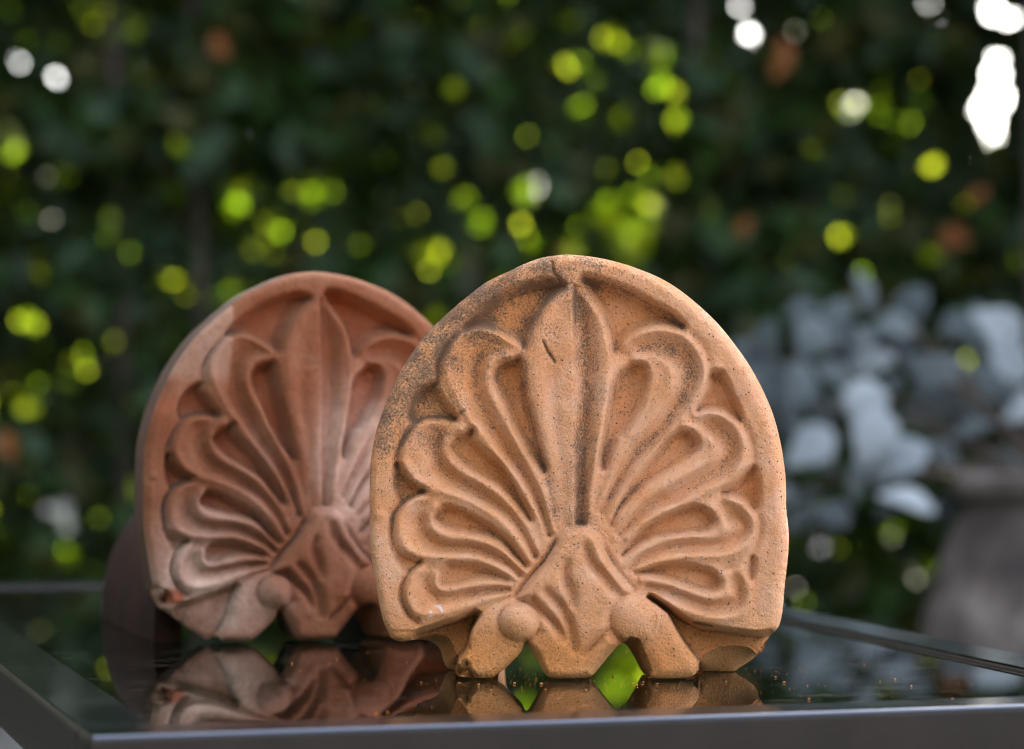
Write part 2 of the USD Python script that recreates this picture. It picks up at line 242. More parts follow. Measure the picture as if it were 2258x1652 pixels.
RECESS = {  # depth mm, slope width, outline
    'top_left': (8.5, 75, [(1035, 205), (1000, 190), (940, 186), (860, 204), (770, 240), (680, 293), (600, 348), (550, 395), (545, 412), (585, 398), (620, 393), (700, 423), (765, 460), (820, 498), (840, 508), (852, 468), (872, 418), (902, 358), (952, 285), (1002, 235)]),
    'top_right': (8.5, 80, [(1146, 172), (1204, 170), (1279, 197), (1379, 234), (1454, 273), (1529, 314), (1594, 349), (1640, 390), (1658, 412), (1629, 412), (1559, 397), (1489, 401), (1429, 420), (1379, 455), (1339, 495), (1316, 535), (1304, 515), (1291, 450), (1270, 380), (1228, 310), (1181, 250)]),
    'drop_l1': (7.5, 62, [(725, 612), (780, 592), (816, 592), (828, 675), (843, 750), (860, 826), (891, 940), (920, 1060), (948, 1160), (905, 1110), (870, 1066), (835, 1000), (800, 940), (755, 826), (715, 740), (692, 680), (700, 640)]),
    'tri_l1': (7.0, 60, [(345, 724), (373, 716), (390, 760), (425, 812), (452, 855), (476, 890), (425, 882), (370, 883), (320, 886), (275, 903), (252, 895), (250, 850), (270, 795), (305, 745)]),
    'drop_l2': (7.0, 60, [(500, 990), (555, 960), (572, 955), (580, 1010), (648, 1078), (708, 1128), (763, 1208), (808, 1278), (838, 1342), (872, 1415), (815, 1345), (760, 1280), (700, 1226), (620, 1184), (550, 1139), (497, 1092), (466, 1050), (474, 1014)]),
    'tri_l2': (6.5, 60, [(182, 1135), (210, 1174), (258, 1230), (316, 1267), (280, 1278), (235, 1302), (205, 1318), (185, 1285), (172, 1210)]),
    'drop_l3': (6.5, 55, [(387, 1378), (425, 1350), (480, 1359), (550, 1389), (625, 1429), (690, 1473), (740, 1514), (790, 1579), (845, 1655), (790, 1606), (745, 1552), (690, 1511), (600, 1482), (525, 1467), (450, 1452), (402, 1432), (380, 1405)]),
    'tri_l3': (4.0, 55, [(175, 1585), (220, 1602), (268, 1622), (295, 1634), (270, 1656), (238, 1680), (205, 1662), (180, 1622)]),
    'drop_l4': (4.6, 55, [(440, 1655), (500, 1651), (565, 1655), (630, 1670), (700, 1700), (755, 1726), (690, 1716), (600, 1714), (525, 1733), (450, 1752), (415, 1752), (408, 1710)]),
    'drop_r1': (6.8, 60, [(1335, 668), (1372, 634), (1419, 609), (1463, 624), (1477, 675), (1471, 725), (1456, 780), (1436, 830), (1398, 900), (1358, 960), (1316, 1003), (1282, 1068), (1255, 1150), (1245, 1090), (1264, 1000), (1284, 900), (1300, 800), (1312, 720)]),
    'tri_r1': (6.5, 60, [(1809, 662), (1855, 648), (1884, 700), (1909, 760), (1939, 826), (1962, 898), (1929, 880), (1879, 853), (1829, 838), (1768, 840), (1740, 850), (1763, 802), (1792, 748), (1806, 704)]),
    'drop_r2': (5.6, 58, [(1609, 980), (1649, 960), (1687, 960), (1725, 988), (1744, 1022), (1735, 1054), (1687, 1093), (1607, 1143), (1527, 1193), (1452, 1243), (1387, 1298), (1327, 1363), (1290, 1440), (1335, 1340), (1402, 1243), (1472, 1153), (1532, 1073), (1571, 1015)]),
    'tri_r2': (6.0, 60, [(2024, 1150), (2044, 1176), (2053, 1251), (2053, 1345), (2036, 1362), (2020, 1350), (1979, 1311), (1909, 1282), (1868, 1276), (1932, 1238), (1980, 1188)]),
    'drop_r3': (5.4, 52, [(1509, 1435), (1579, 1400), (1654, 1365), (1719, 1350), (1769, 1360), (1810, 1393), (1824, 1426), (1810, 1453), (1769, 1472), (1679, 1477), (1579, 1487), (1504, 1502), (1429, 1542), (1350, 1600), (1400, 1532), (1440, 1484)]),
    'tri_r3': (3.6, 45, [(2019, 1612), (2040, 1635), (2036, 1683), (2018, 1725), (2008, 1700), (2004, 1645)]),
    'drop_r4': (5.2, 50, [(1420, 1695), (1489, 1667), (1579, 1652), (1679, 1652), (1759, 1667), (1816, 1687), (1850, 1725), (1850, 1761), (1817, 1779), (1754, 1774), (1679, 1749), (1604, 1720), (1529, 1701), (1469, 1692)]),
}
BASE_L = [(585, 1908), (500, 1946), (425, 1967), (340, 1994), (285, 2016), (290, 2036), (330, 2031), (372, 2010), (435, 2023), (465, 2058), (480, 2103), (500, 2118), (545, 2068), (555, 2013), (580, 1950)]
BASE_L2 = [(585, 1908), (500, 1946), (425, 1967), (340, 1994), (240, 2030), (250, 2090), (330, 2150), (400, 2200), (470, 2210), (500, 2150), (545, 2068), (555, 2013), (580, 1950)]
RAMP_L = [(240, 2060), (300, 2075), (340, 2090), (360, 2120), (380, 2170), (410, 2230), (478, 2240), (500, 2120), (480, 2103), (465, 2058), (435, 2023), (372, 2010), (330, 2031), (290, 2036)]
BASE_R = [(1494, 1823), (1579, 1878), (1629, 1918), (1679, 1948), (1754, 1983), (1854, 1995), (1954, 2010), (2054, 2024), (2119, 2014), (2099, 2040), (2074, 2098), (2044, 2112), (2004, 2083), (1939, 2070), (1854, 2078), (1794, 2108), (1750, 2146), (1709, 2108), (1659, 2038), (1614, 1958), (1579, 1898)]
RAMP_R = [(2044, 2114), (2004, 2083), (1939, 2070), (1854, 2078), (1794, 2108), (1750, 2146), (1745, 2165), (1745, 2250), (1940, 2250), (2010, 2220), (2090, 2160), (2080, 2110)]
RAMP_N = [(1354, 2052), (1389, 2026), (1434, 2038), (1470, 2120), (1500, 2195), (1514, 2242), (1480, 2260), (1420, 2230), (1370, 2140), (1335, 2070)]
LEAF = [(1085, 195), (1035, 215), (950, 285), (900, 360), (862, 440), (845, 510), (830, 590), (840, 700), (850, 780), (862, 826), (893, 940), (922, 1060), (950, 1165), (975, 1250), (995, 1350), (1005, 1450), (1090, 1440), (1165, 1440), (1174, 1380), (1200, 1250), (1225, 1125), (1245, 1050), (1268, 900), (1288, 750), (1302, 600), (1303, 510), (1290, 450), (1268, 380), (1225, 310), (1178, 250), (1130, 205)]
BOSS = [(1010, 1515), (1040, 1470), (1085, 1450), (1140, 1448), (1195, 1465), (1237, 1505), (1255, 1560), (1295, 1640), (1350, 1715), (1405, 1790), (1330, 1850), (1290, 1930), (1300, 2000), (1340, 2070), (1290, 2110), (1225, 2190), (1180, 2250), (960, 2250), (895, 2130), (850, 2060), (905, 1990), (905, 1900), (870, 1850), (800, 1830), (805, 1800), (865, 1725), (940, 1640), (990, 1560)]
FOOT_L = [(795, 1826), (700, 1850), (640, 1896), (592, 1948), (562, 2013), (550, 2068), (508, 2148), (482, 2193), (480, 2245), (660, 2250), (705, 2220), (772, 2160), (828, 2100), (850, 2054), (880, 1960), (860, 1870)]
FOOT_R = [(1400, 1800), (1450, 1812), (1519, 1853), (1579, 1898), (1614, 1958), (1659, 2038), (1709, 2108), (1744, 2158), (1742, 2200), (1706, 2240), (1514, 2242), (1500, 2195), (1470, 2120), (1436, 2038), (1392, 2024), (1310, 1990), (1300, 1900), (1340, 1840)]
VALLEY = {  # mid grooves of the eight petals
    'l1': [(700, 545), (625, 565), (590, 625), (585, 700), (595, 775), (615, 830), (640, 875), (680, 950), (720, 1010), (770, 1090), (820, 1150), (870, 1230), (905, 1306), (935, 1390), (965, 1490)],
    'l2': [(450, 960), (400, 990), (380, 1036), (385, 1090), (410, 1150), (450, 1190), (525, 1236), (600, 1276), (665, 1316), (725, 1356), (780, 1406), (825, 1466), (860, 1526), (895, 1606)],
    'l3': [(320, 1366), (305, 1416), (310, 1471), (340, 1516), (390, 1548), (475, 1562), (565, 1563), (640, 1583), (700, 1613), (760, 1648), (815, 1700)],
    'l4': [(350, 1683), (330, 1733), (345, 1783), (390, 1820), (475, 1816), (550, 1803), (640, 1788), (750, 1778)],
    'r1': [(1379, 562), (1429, 540), (1529, 520), (1604, 545), (1664, 585), (1694, 640), (1689, 710), (1659, 775), (1629, 826), (1554, 926), (1504, 991), (1439, 1051), (1379, 1126), (1329, 1216), (1279, 1301), (1239, 1376)],
    'r2': [(1714, 916), (1779, 921), (1839, 946), (1889, 991), (1909, 1051), (1889, 1111), (1839, 1166), (1769, 1206), (1679, 1266), (1604, 1306), (1529, 1326), (1454, 1376), (1389, 1436), (1329, 1491)],
    'r3': [(1854, 1351), (1909, 1386), (1969, 1426), (1979, 1466), (1939, 1511), (1869, 1541), (1779, 1546), (1679, 1546), (1579, 1561), (1504, 1591), (1429, 1626), (1380, 1670)],
    'r4': [(1909, 1683), (1939, 1743), (1959, 1803), (1939, 1843), (1854, 1868), (1769, 1863), (1694, 1828), (1629, 1803), (1569, 1778), (1479, 1763)]}
VW = {'l1': (62, 24, 4.2), 'l2': (62, 22, 4.0), 'l3': (55, 22, 3.8), 'l4': (55, 22, 2.6), 'r1': (75, 30, 4.2), 'r2': (75, 26, 3.8), 'r3': (58, 26, 3.2), 'r4': (52, 24, 2.8)}
SEAM = [  # thin grooves: where petal tips press against the rim, and the folds of the calyx; (points, width, depth)
    ([(620, 395), (550, 410), (500, 445), (450, 500), (410, 560), (385, 630), (390, 710)], 17, 1.7),
    ([(480, 896), (400, 884), (320, 889), (270, 919), (220, 986), (190, 1046), (175, 1096), (175, 1136)], 17, 2.0),
    ([(320, 1266), (240, 1304), (190, 1349), (158, 1401), (150, 1476), (160, 1566)], 16, 2.4),
    ([(300, 1633), (250, 1678), (215, 1733), (200, 1803), (215, 1863), (245, 1918), (285, 1953)], 15, 2.2),
    ([(1660, 415), (1729, 472), (1779, 555), (1803, 640)], 20, 0.9),
    ([(1970, 915), (2010, 990), (2030, 1080), (2030, 1140)], 20, 1.1),
    ([(2040, 1370), (2062, 1440), (2052, 1520), (2020, 1608)], 18, 1.0),
    ([(1000, 1530), (940, 1632), (862, 1718), (800, 1812)], 16, 2.0),
    ([(1258, 1560), (1300, 1640), (1356, 1712), (1412, 1785)], 14, 0.8),
    ([(885, 1830), (940, 1898), (1000, 1963), (1040, 2033)], 24, 2.8),
    ([(955, 1790), (1000, 1833), (1045, 1890), (1080, 1990), (1092, 2085)], 26, 2.6),
    ([(1058, 1640), (1050, 1700), (1080, 1790), (1092, 1860)], 26, 2.2),
    ([(1158, 1560), (1190, 1640), (1270, 1733), (1330, 1805)], 28, 2.6),
    ([(1276, 1985), (1205, 2060), (1150, 2120)], 16, 2.0),
    ([(835, 1838), (780, 1862), (722, 1905), (712, 1965), (735, 2015)], 18, 1.6),
    ([(1036, 200), (1012, 160), (990, 130), (982, 75)], 9, 1.3),
    ([(935, 487), (962, 545), (998, 600)], 6, 1.4), ([(1055, 675), (1110, 720), (1160, 780), (1290, 880)], 4, 0.4),
    ([(1715, 1952), (1770, 1958), (1820, 1966)], 9, 1.5),
    ([(340, 485), (410, 430), (470, 380)], 12, 0.4),
]
ROPES = [  # crests of the paired ribs that make up each petal, from the curled tip down to the calyx
    [(835, 540), (790, 497), (700, 452), (600, 427), (510, 472), (440, 575), (440, 660), (475, 750), (545, 876), (620, 970), (700, 1076), (790, 1195), (870, 1326), (920, 1400), (950, 1480)],
    [(800, 582), (750, 565), (690, 572), (648, 612), (640, 680), (655, 750), (725, 876), (780, 975), (835, 1076), (905, 1210), (950, 1326), (985, 1465)],
    [(440, 910), (330, 918), (270, 962), (227, 1040), (217, 1105), (262, 1190), (332, 1243), (430, 1275), (540, 1312), (650, 1372), (740, 1447), (810, 1532), (868, 1618)],
    [(545, 945), (472, 952), (432, 1000), (422, 1052), (452, 1120), (522, 1175), (620, 1226), (710, 1292), (780, 1372), (840, 1455), (890, 1558)],
    [(340, 1287), (252, 1322), (204, 1390), (194, 1470), (224, 1556), (300, 1600), (420, 1606), (560, 1610), (660, 1640), (740, 1682), (800, 1728)],
    [(405, 1338), (355, 1380), (346, 1430), (372, 1476), (440, 1504), (560, 1520), (660, 1546), (740, 1590), (800, 1642), (845, 1690)],
    [(318, 1652), (264, 1720), (240, 1800), (264, 1876), (330, 1906), (450, 1892), (560, 1858), (680, 1820), (765, 1800)],
    [(400, 1685), (376, 1740), (410, 1784), (480, 1784), (580, 1760), (700, 1750), (780, 1764)],
    [(1322, 545), (1370, 492), (1450, 444), (1560, 424), (1650, 452), (1718, 512), (1762, 590), (1772, 670), (1744, 750), (1690, 840), (1610, 950), (1540, 1030), (1460, 1112), (1390, 1202), (1330, 1302), (1290, 1400)],
    [(1385, 590), (1440, 576), (1510, 562), (1575, 596), (1600, 650), (1590, 720), (1550, 800), (1500, 882), (1440, 962), (1370, 1052), (1310, 1142), (1262, 1262), (1228, 1380)],
    [(1705, 884), (1780, 866), (1860, 878), (1920, 922), (1962, 990), (1972, 1070), (1944, 1150), (1880, 1214), (1780, 1266), (1670, 1320), (1560, 1370), (1460, 1432), (1372, 1510)],
    [(1640, 935), (1690, 930), (1750, 950), (1806, 1000), (1822, 1060), (1788, 1112), (1700, 1166), (1600, 1222), (1500, 1284), (1420, 1352), (1350, 1432), (1312, 1500)],
    [(1862, 1312), (1930, 1322), (1988, 1362), (2020, 1430), (2010, 1508), (1958, 1568), (1860, 1598), (1740, 1604), (1620, 1612), (1520, 1642), (1432, 1682)],
    [(1780, 1328), (1848, 1376), (1880, 1430), (1866, 1488), (1800, 1514), (1680, 1512), (1570, 1530), (1480, 1566), (1402, 1622), (1372, 1660)],
    [(1935, 1662), (1972, 1720), (1996, 1800), (1980, 1878), (1910, 1922), (1800, 1918), (1690, 1888), (1590, 1850), (1505, 1802)],
    [(1880, 1672), (1902, 1740), (1892, 1800), (1830, 1824), (1750, 1814), (1670, 1786), (1590, 1756), (1510, 1736), (1450, 1730)],
    [(1135, 215), (1190, 272), (1238, 342), (1272, 430), (1284, 520), (1278, 640), (1262, 780), (1240, 930), (1214, 1080), (1190, 1220), (1166, 1370)]]
PALMETTE = [(285, 1953), (245, 1918), (215, 1863), (200, 1803), (215, 1733), (250, 1678), (300, 1633), (200, 1600), (160, 1566), (150, 1476), (160, 1401), (190, 1351), (240, 1306), (320, 1266), (240, 1220), (175, 1136), (175, 1096), (190, 1046), (220, 986), (270, 921), (320, 891), (400, 886), (480, 896), (430, 810), (390, 710), (385, 630), (410, 560), (450, 500), (500, 445), (550, 410), (620, 395), (700, 425), (765, 462), (842, 510), (870, 420), (950, 285), (1035, 205), (1140, 195), (1225, 310), (1290, 450), (1310, 540), (1339, 500), (1379, 460), (1429, 425), (1489, 405), (1559, 400), (1629, 415), (1669, 430), (1729, 480), (1779, 555), (1805, 640), (1800, 720), (1730, 860), (1765, 845), (1829, 842), (1879, 858), (1929, 885), (1974, 930), (2010, 1000), (2030, 1080), (2029, 1141), (1929, 1241), (1859, 1278), (1909, 1286), (1979, 1316), (2040, 1380), (2060, 1440), (2050, 1520), (2019, 1608), (1990, 1650), (1960, 1690), (2000, 1760), (2020, 1850), (2000, 1940), (1954, 2000), (1854, 1993), (1754, 1983), (1679, 1948), (1629, 1918), (1579, 1878), (1494, 1823), (1400, 1850), (800, 1850), (590, 1900), (500, 1943), (425, 1963)]

def near_curve(pts, n=14):
    c = spline(pts, n=n)
    d, i = cKDTree(c).query(np.stack([PX.ravel(), PY.ravel()], 1), distance_upper_bound=260)
    d = np.where(np.isinf(d), 999, d)
    return d.reshape(PX.shape), np.clip(i / max(len(c) - 1, 1), 0, 1).reshape(PX.shape)
def prof(t):
    t = np.clip(t, 0, 1)
    return 0.55 * np.sqrt(1 - (1 - t) ** 2) + 0.45 * t * t * (3 - 2 * t)
def prof2(t):
    t = np.clip(t, 0, 1)
    return 0.3 * np.sqrt(1 - (1 - t) ** 2) + 0.7 * t * t * (3 - 2 * t)
def nz(scale, seed, oct=3):
    return meshkit.fbm(np.stack([PX / scale, PY / scale, np.full_like(PX, seed * 3.7)], -1), oct, seed) - 0.5

def build_relief(filled, deep, seed, wear):
    outl = OUT_TOP + OUT_RIGHT + OUT_MID + OUT_LEFT + (ARC_FILLED if filled else ARC_LEFT) + OUT_UP
    outline = np.array(spline(outl, True, 6))
    inside = fillmask(outline, smooth=False)
    base_l = fillmask(BASE_L2 if filled else BASE_L); base_r = fillmask(BASE_R)
    ramp_l = np.zeros_like(inside) if filled else fillmask(RAMP_L, smooth=False)
    ramp_r, ramp_n = fillmask(RAMP_R, smooth=False), fillmask(RAMP_N, smooth=False)
    leaf, boss, foot_l, foot_r = (fillmask(p) for p in (LEAF, BOSS, FOOT_L, FOOT_R))
    palm = fillmask(PALMETTE, smooth=False)
    d_edge = ndimage.distance_transform_edt(inside) * R
    # raised surface, gently domed rim
    h = np.full(PX.shape, 8.0)
    h += 1.0 * (1 - sstep(d_edge, 60, 190)) * (PY < 1990)
    low = np.zeros_like(h)
    field = np.zeros(PX.shape, bool)
    for name, (dep, w, pts) in RECESS.items():
        m = fillmask(pts)
        field |= m
        sd = dist_to(m) - ndimage.distance_transform_edt(m) * R
        ww = 0.92 * w
        low = np.maximum(low, (1.5 if '_r' in name else 1.36) * dep * deep * (1 - prof2((sd + 0.42 * ww) / ww)))
    # leaf, valleys, seams
    h += 3.0 * prof(ndimage.distance_transform_edt(leaf) * R / 70)
    h -= low
    wob = nz(150, seed + 5) * 26
    keepP, nearest = {}, None
    for k, pts in VALLEY.items():
        d, t = near_curve(pts)
        w0, w1, dep = VW[k]
        w = 0.92 * w0 * (1 - t) + 0.74 * w1 * t
        fade = 0.45 + 0.55 * sstep(t, 0, 0.14)
        h -= 1.5 * dep * (1 - 0.35 * t) * fade * np.exp(-(d / w) ** 2)
        keepP[k] = d
    dv, tv = near_curve([(1098, 262), (1125, 330), (1150, 450), (1158, 600), (1160, 750), (1150, 950), (1140, 1150), (1130, 1430)])
    hv = 7.6 * np.exp(-(dv / (66 - 34 * tv)) ** 2)
    h -= np.where(leaf, hv * sstep(PX, 1080 + 0.008 * PY, 1100 + 0.008 * PY), 0)
    dv, tv = near_curve([(1030, 330), (985, 450), (975, 600), (985, 800), (1010, 1000), (1035, 1250), (1045, 1430)])
    h -= np.where(leaf, 1.3 * np.exp(-(dv / (48 - 20 * tv)) ** 2), 0)
    for pts in ROPES:
        d, t = near_curve(pts)
        h += (2.5 - 0.7 * t) * np.exp(-(d / (33 - 13 * t)) ** 2) * sstep(t, 0, 0.06)
    # calyx, feet, knobs
    bs = ndimage.distance_transform_edt(boss) * R
    h = np.where(boss, np.maximum(h, 8.0) , h) + 6.0 * prof(bs / 50) - 2.0 * sstep(PY, 1950, 2200) * boss
    low2 = np.zeros_like(h)
    for m in (base_l, base_r):
        low2 = np.maximum(low2, (7.0 if filled and m is base_l else 17.0) * (1 - prof(dist_to(m) / 34)))
    ft = foot_l | foot_r
    df = ndimage.distance_transform_edt(ft) * R
    h = np.where(ft, 9.0 + 2.5 * prof(df / 60), h - low2)
    for q_, (pts, w, dep) in enumerate(SEAM):
        if filled and q_ in (15, 16, 17, 18): continue
        d, t = near_curve(pts)
        h -= 2.0 * dep * np.exp(-(d / w) ** 2) * (0.5 + 0.5 * np.sin(np.pi * np.clip(t * 0.9 + 0.05, 0, 1)))
    for (kx, ky, kr, kh, sk) in ((815, 1950, 106, 10.5, 1.0), (1402, 1928, 122, 7.5, 0.9)):
        q = ((PX - kx) ** 2 + (PY - ky) ** 2 * sk) / kr ** 2
        dome_ = 8.0 + kh * np.sqrt(np.clip(1 - q, 0, 1)) ** 1.0
        h = np.where(q < 1, 1.1 * np.logaddexp(h / 1.1, dome_ / 1.1), h + 0.9 * np.exp(-((np.sqrt(q) - 1) / 0.16) ** 2) * (q < 2) * 0.8)
    # small beads of clay
    for (kx, ky, kr, kh) in ((922, 282, 15, 1.6), (1430, 655, 30, 3.0), (1842, 637, 22, 2.4), (85, 1395, 26, 1.4), (785, 275, 14, 1.0), (2040, 1360, 14, 1.2), (1500, 560, 22, 0.8)) if not filled else ((1432, 660, 26, 2.6), (90, 1250, 18, 1.0), (640, 700, 20, 0.9), (1180, 1650, 24, 1.2)):
        h += kh * np.exp(-(((PX - kx) / kr) ** 2 + ((PY - ky) / kr) ** 2))
    # chipped left foot, chipped right border
    ch = fillmask([(552, 2066), (560, 2090), (552, 2140), (566, 2190), (600, 2240), (560, 2250), (470, 2250), (478, 2190), (505, 2145)])
    if filled: ch = fillmask([(60, 1900), (140, 1905), (190, 1950), (180, 2040), (90, 2080), (40, 1990)])
    h -= np.where(ch, 5.0 + 26 * nz(46, seed + 9), 0) * prof(ndimage.distance_transform_edt(ch) * R / 20)
    h = ndimage.gaussian_filter(h, 4.0 / R) * 0.4 + h * 0.6
    h = ndimage.gaussian_filter(h, 3.0 / R)
    # rounded outer edge
    rim_r = 46 + 30 * sstep(PX, 1300, 2100)
    rnd = 1 - np.sqrt(1 - (1 - np.clip(d_edge / rim_r, 0, 1)) ** 2)
    h -= 6.5 * rnd * (1 - 0.55 * sstep(PY, 2030, 2100))
    # sloping under-faces of the base
    def ramp(mask, front, top, drop):
        a = dist_to(front); b = d_edge
        t = a / (a + b + 1e-6)
        return mask & ~front, top - drop * t
    for mask, front, top, drop in ((ramp_l, base_l, -9.5, 26), (ramp_r, base_r, -9.5, 20), (ramp_n, foot_r, 8.0, 27)):
        mm, hh = ramp(mask, front, top, drop)
        h = np.where(mm, hh, h)
    # wear of the surface
    h += 1.3 * nz(170, seed) + wear * (0.55 * nz(42, seed + 1) + 0.34 * nz(14, seed + 2))
    pit = nz(9, seed + 3, 2)
    h -= wear * 0.55 * sstep(pit, 0.2, 0.33)
    # part labels
    names = ['rim', 'petal', 'petal', 'petal', 'petal', 'petal', 'petal', 'petal', 'petal', 'central_leaf', 'recessed_ground', 'calyx', 'base', 'foot', 'foot', 'knob', 'knob', 'base']
    lab = np.zeros(PX.shape, int)
    nearest = np.argmin(np.stack(list(keepP.values())), 0)
    lab[palm] = nearest[palm] + 1
    lab[field] = 10
    lab[leaf] = 9
    lab[base_l | ramp_l] = 12; lab[base_r | ramp_r] = 17
    lab[foot_l] = 13; lab[foot_r | ramp_n] = 14
    lab[boss & ~foot_l & ~foot_r] = 11
    lab[(PX - 815) ** 2 + (PY - 1950) ** 2 < 106 ** 2] = 15; lab[(PX - 1402) ** 2 + (PY - 1928) ** 2 * 0.9 < 118 ** 2] = 16
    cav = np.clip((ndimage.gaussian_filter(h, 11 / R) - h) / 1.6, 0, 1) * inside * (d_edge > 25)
    return dict(cav=cav, outline=outline, inside=inside, h=h, lab=lab, names=names, d_edge=d_edge)

def sample(a, x, y, order=1):
    return ndimage.map_coordinates(a, [(y - YO) / R - 0.5, (x - XO) / R - 0.5], order=order, mode='nearest')

def to_local(x, y, hmm):
    """relief units + height (mm) -> local metres, y to the back; the base stands on z = 0"""
    D = D0 - hmm / 1000
    X = ((850 + x / 2.2137) / 1.06291 - CX) / FPX * D - AXIS
    Z = EYE - ((580 + y / 2.2137) / 1.06291 - HY) / FPX * D
    return np.stack([X, -hmm / 1000, Z], -1)
AXIS = ((850 + 1090 / 2.2137) / 1.06291 - CX) / FPX * D0

def antefix(path, rel, mat_body, mat_tile, step, stainf, thick, tile, side_soot=0.3):
    rs = np.random.default_rng(3)
    o = rel['outline']
    seg = np.linalg.norm(np.roll(o, -1, 0) - o, axis=1)
    per = np.concatenate([[0], np.cumsum(seg)])
    nb = int(per[-1] / (step * 1.15))
    t = np.linspace(0, per[-1], nb, endpoint=False)
    oc = np.vstack([o, o[:1]])
    b = np.stack([np.interp(t, per, oc[:, 0]), np.interp(t, per, oc[:, 1])], 1)
    xs = np.arange(0, 2230, step); ys = np.arange(20, 2250, step * 0.866)
    gxx, gyy = np.meshgrid(xs, ys); gxx = gxx + (np.arange(len(ys)) % 2)[:, None] * step / 2
    p = np.stack([gxx.ravel(), gyy.ravel()], 1) + rs.uniform(-0.12, 0.12, (gxx.size, 2)) * step
    d = sample(rel['d_edge'], p[:, 0], p[:, 1])
    p = p[d > step * 0.75]
    pts = np.vstack([b, p])
    tri = Delaunay(pts).simplices
    c = pts[tri].mean(1)
    ok = sample(rel['inside'].astype(float), c[:, 0], c[:, 1]) > 0.5
    tri = tri[ok]
    a_ = pts[tri]
    s = np.cross(a_[:, 1] - a_[:, 0], a_[:, 2] - a_[:, 0])
    tri = np.where((s > 0)[:, None], tri[:, ::-1], tri)            # y runs down: counter-clockwise seen from the front
    tri = tri[np.abs(s) > 1e-3]
    hh = sample(rel['h'], pts[:, 0], pts[:, 1])
    V = to_local(pts[:, 0], pts[:, 1], hh)
    V[:, 2] = np.maximum(V[:, 2], 0.0)
    # orientation check
    n0 = np.cross(V[tri[:, 1]] - V[tri[:, 0]], V[tri[:, 2]] - V[tri[:, 0]])
    if n0[:, 1].sum() > 0: tri = tri[:, ::-1]; n0 = -n0
    N = np.zeros_like(V)
    for k in range(3): np.add.at(N, tri[:, k], n0)
    N /= np.linalg.norm(N, axis=1, keepdims=True) + 1e-12
    cav = sample(rel['cav'], pts[:, 0], pts[:, 1])
    col = np.clip(stainf(pts[:, 0], pts[:, 1], hh) + cav[:, None] * np.array([0.55, 0, 0]), 0, 1)  # crease dirt, with groove shade painted in by curvature
    labs = sample(rel['lab'].astype(float), pts[tri].mean(1)[:, 0], pts[tri].mean(1)[:, 1], order=0).astype(int)
    for k, name in enumerate(rel['names']):
        f = tri[labs == k]
        if len(f) < 20: continue
        u, inv = np.unique(f.ravel(), return_inverse=True)
        rawmesh(path, name, V[u], inv.reshape(-1, 3), N[u], mat_body, col[u])
    # sides and back of the plate, slightly drawn in
    nb_ = len(b)
    rings = [V[:nb_]]
    cen = np.array([0, 0, 0.085])
    y_back = np.maximum(V[:nb_, 1] + 0.004, thick)
    for fr, sh in ((0.25, 0.0), (0.85, 0.006), (1.0, 0.03)):
        q = V[:nb_].copy(); q[:, 1] = q[:, 1] * (1 - fr) + y_back * fr
        q[:, [0, 2]] = cen[[0, 2]] + (q[:, [0, 2]] - cen[[0, 2]]) * (1 - sh)
        q[:, 2] = np.maximum(q[:, 2], 0.0)
        rings.append(q)
    W = np.vstack(rings); F = []
    i = np.arange(nb_); j = (i + 1) % nb_
    for r_ in range(3):
        A0, A1 = r_ * nb_, (r_ + 1) * nb_
        F += [np.stack([A0 + i, A1 + i, A1 + j], 1), np.stack([A0 + i, A1 + j, A0 + j], 1)]
    F = np.vstack(F)
    bt = Delaunay(b).simplices; cb = b[bt].mean(1)
    bt = bt[sample(rel['inside'].astype(float), cb[:, 0], cb[:, 1]) > 0.5]
    sb = np.cross(b[bt][:, 1] - b[bt][:, 0], b[bt][:, 2] - b[bt][:, 0])
    F = np.vstack([F, np.where((sb < 0)[:, None], bt[:, ::-1], bt) + 3 * nb_])
    m = trimesh.Trimesh(W, F, process=False)
    if m.volume < 0: pass
    n1 = np.cross(W[F[:, 1]] - W[F[:, 0]], W[F[:, 2]] - W[F[:, 0]])
    outw = ((W[F].mean(1) - cen) * n1)[:, [0, 2]].sum(1)[: 6 * nb_].sum()
    if outw < 0: F = F[:, ::-1]; n1 = -n1
    Nn = np.zeros_like(W)
    for k in range(3): np.add.at(Nn, F[:, k], n1)
    Nn /= np.linalg.norm(Nn, axis=1, keepdims=True) + 1e-12
    cc = np.zeros((len(W), 3)); cc[:, 0] = side_soot  # sides and back darkened evenly
    rawmesh(path, 'plate_back', W, F, Nn, mat_body, cc)
    # half-round roof tile behind the plate
    cx_, rx, rz, wl, y0, y1 = tile
    aa = np.linspace(0, math.pi, 49)
    outer = np.stack([cx_ + rx * np.cos(aa), rz * np.sin(aa) ** 0.92], 1)
    inner = np.stack([cx_ + (rx - wl) * np.cos(aa), (rz - wl) * np.sin(aa) ** 0.92], 1)
    prof_ = np.vstack([outer, inner[::-1]]); npf = len(prof_)
    ysn = np.linspace(y0, y1, 14); VV = []
    for yy in ysn:
        r_ = prof_.copy(); k = (yy - y0) / (y1 - y0)
        sc = 1 + 0.02 * math.sin(5 * k) - 0.03 * sstep(k, 0.9, 1.0)
        VV.append(np.stack([cx_ + (r_[:, 0] - cx_) * sc, np.full(npf, yy), r_[:, 1] * sc], 1))
    VV = np.vstack(VV); FF = []
    i = np.arange(npf); j = (i + 1) % npf
    for k in range(len(ysn) - 1):
        FF += [np.stack([k * npf + i, (k + 1) * npf + i, (k + 1) * npf + j], 1), np.stack([k * npf + i, (k + 1) * npf + j, k * npf + j], 1)]
    for k, fl in ((0, 0), (len(ysn) - 1, 1)):
        q = np.arange(48); tt = np.vstack([np.stack([q, q + 1, npf - 2 - q], 1), np.stack([q, npf - 2 - q, npf - 1 - q], 1)]) + k * npf
        FF.append(tt if not fl else tt[:, ::-1])
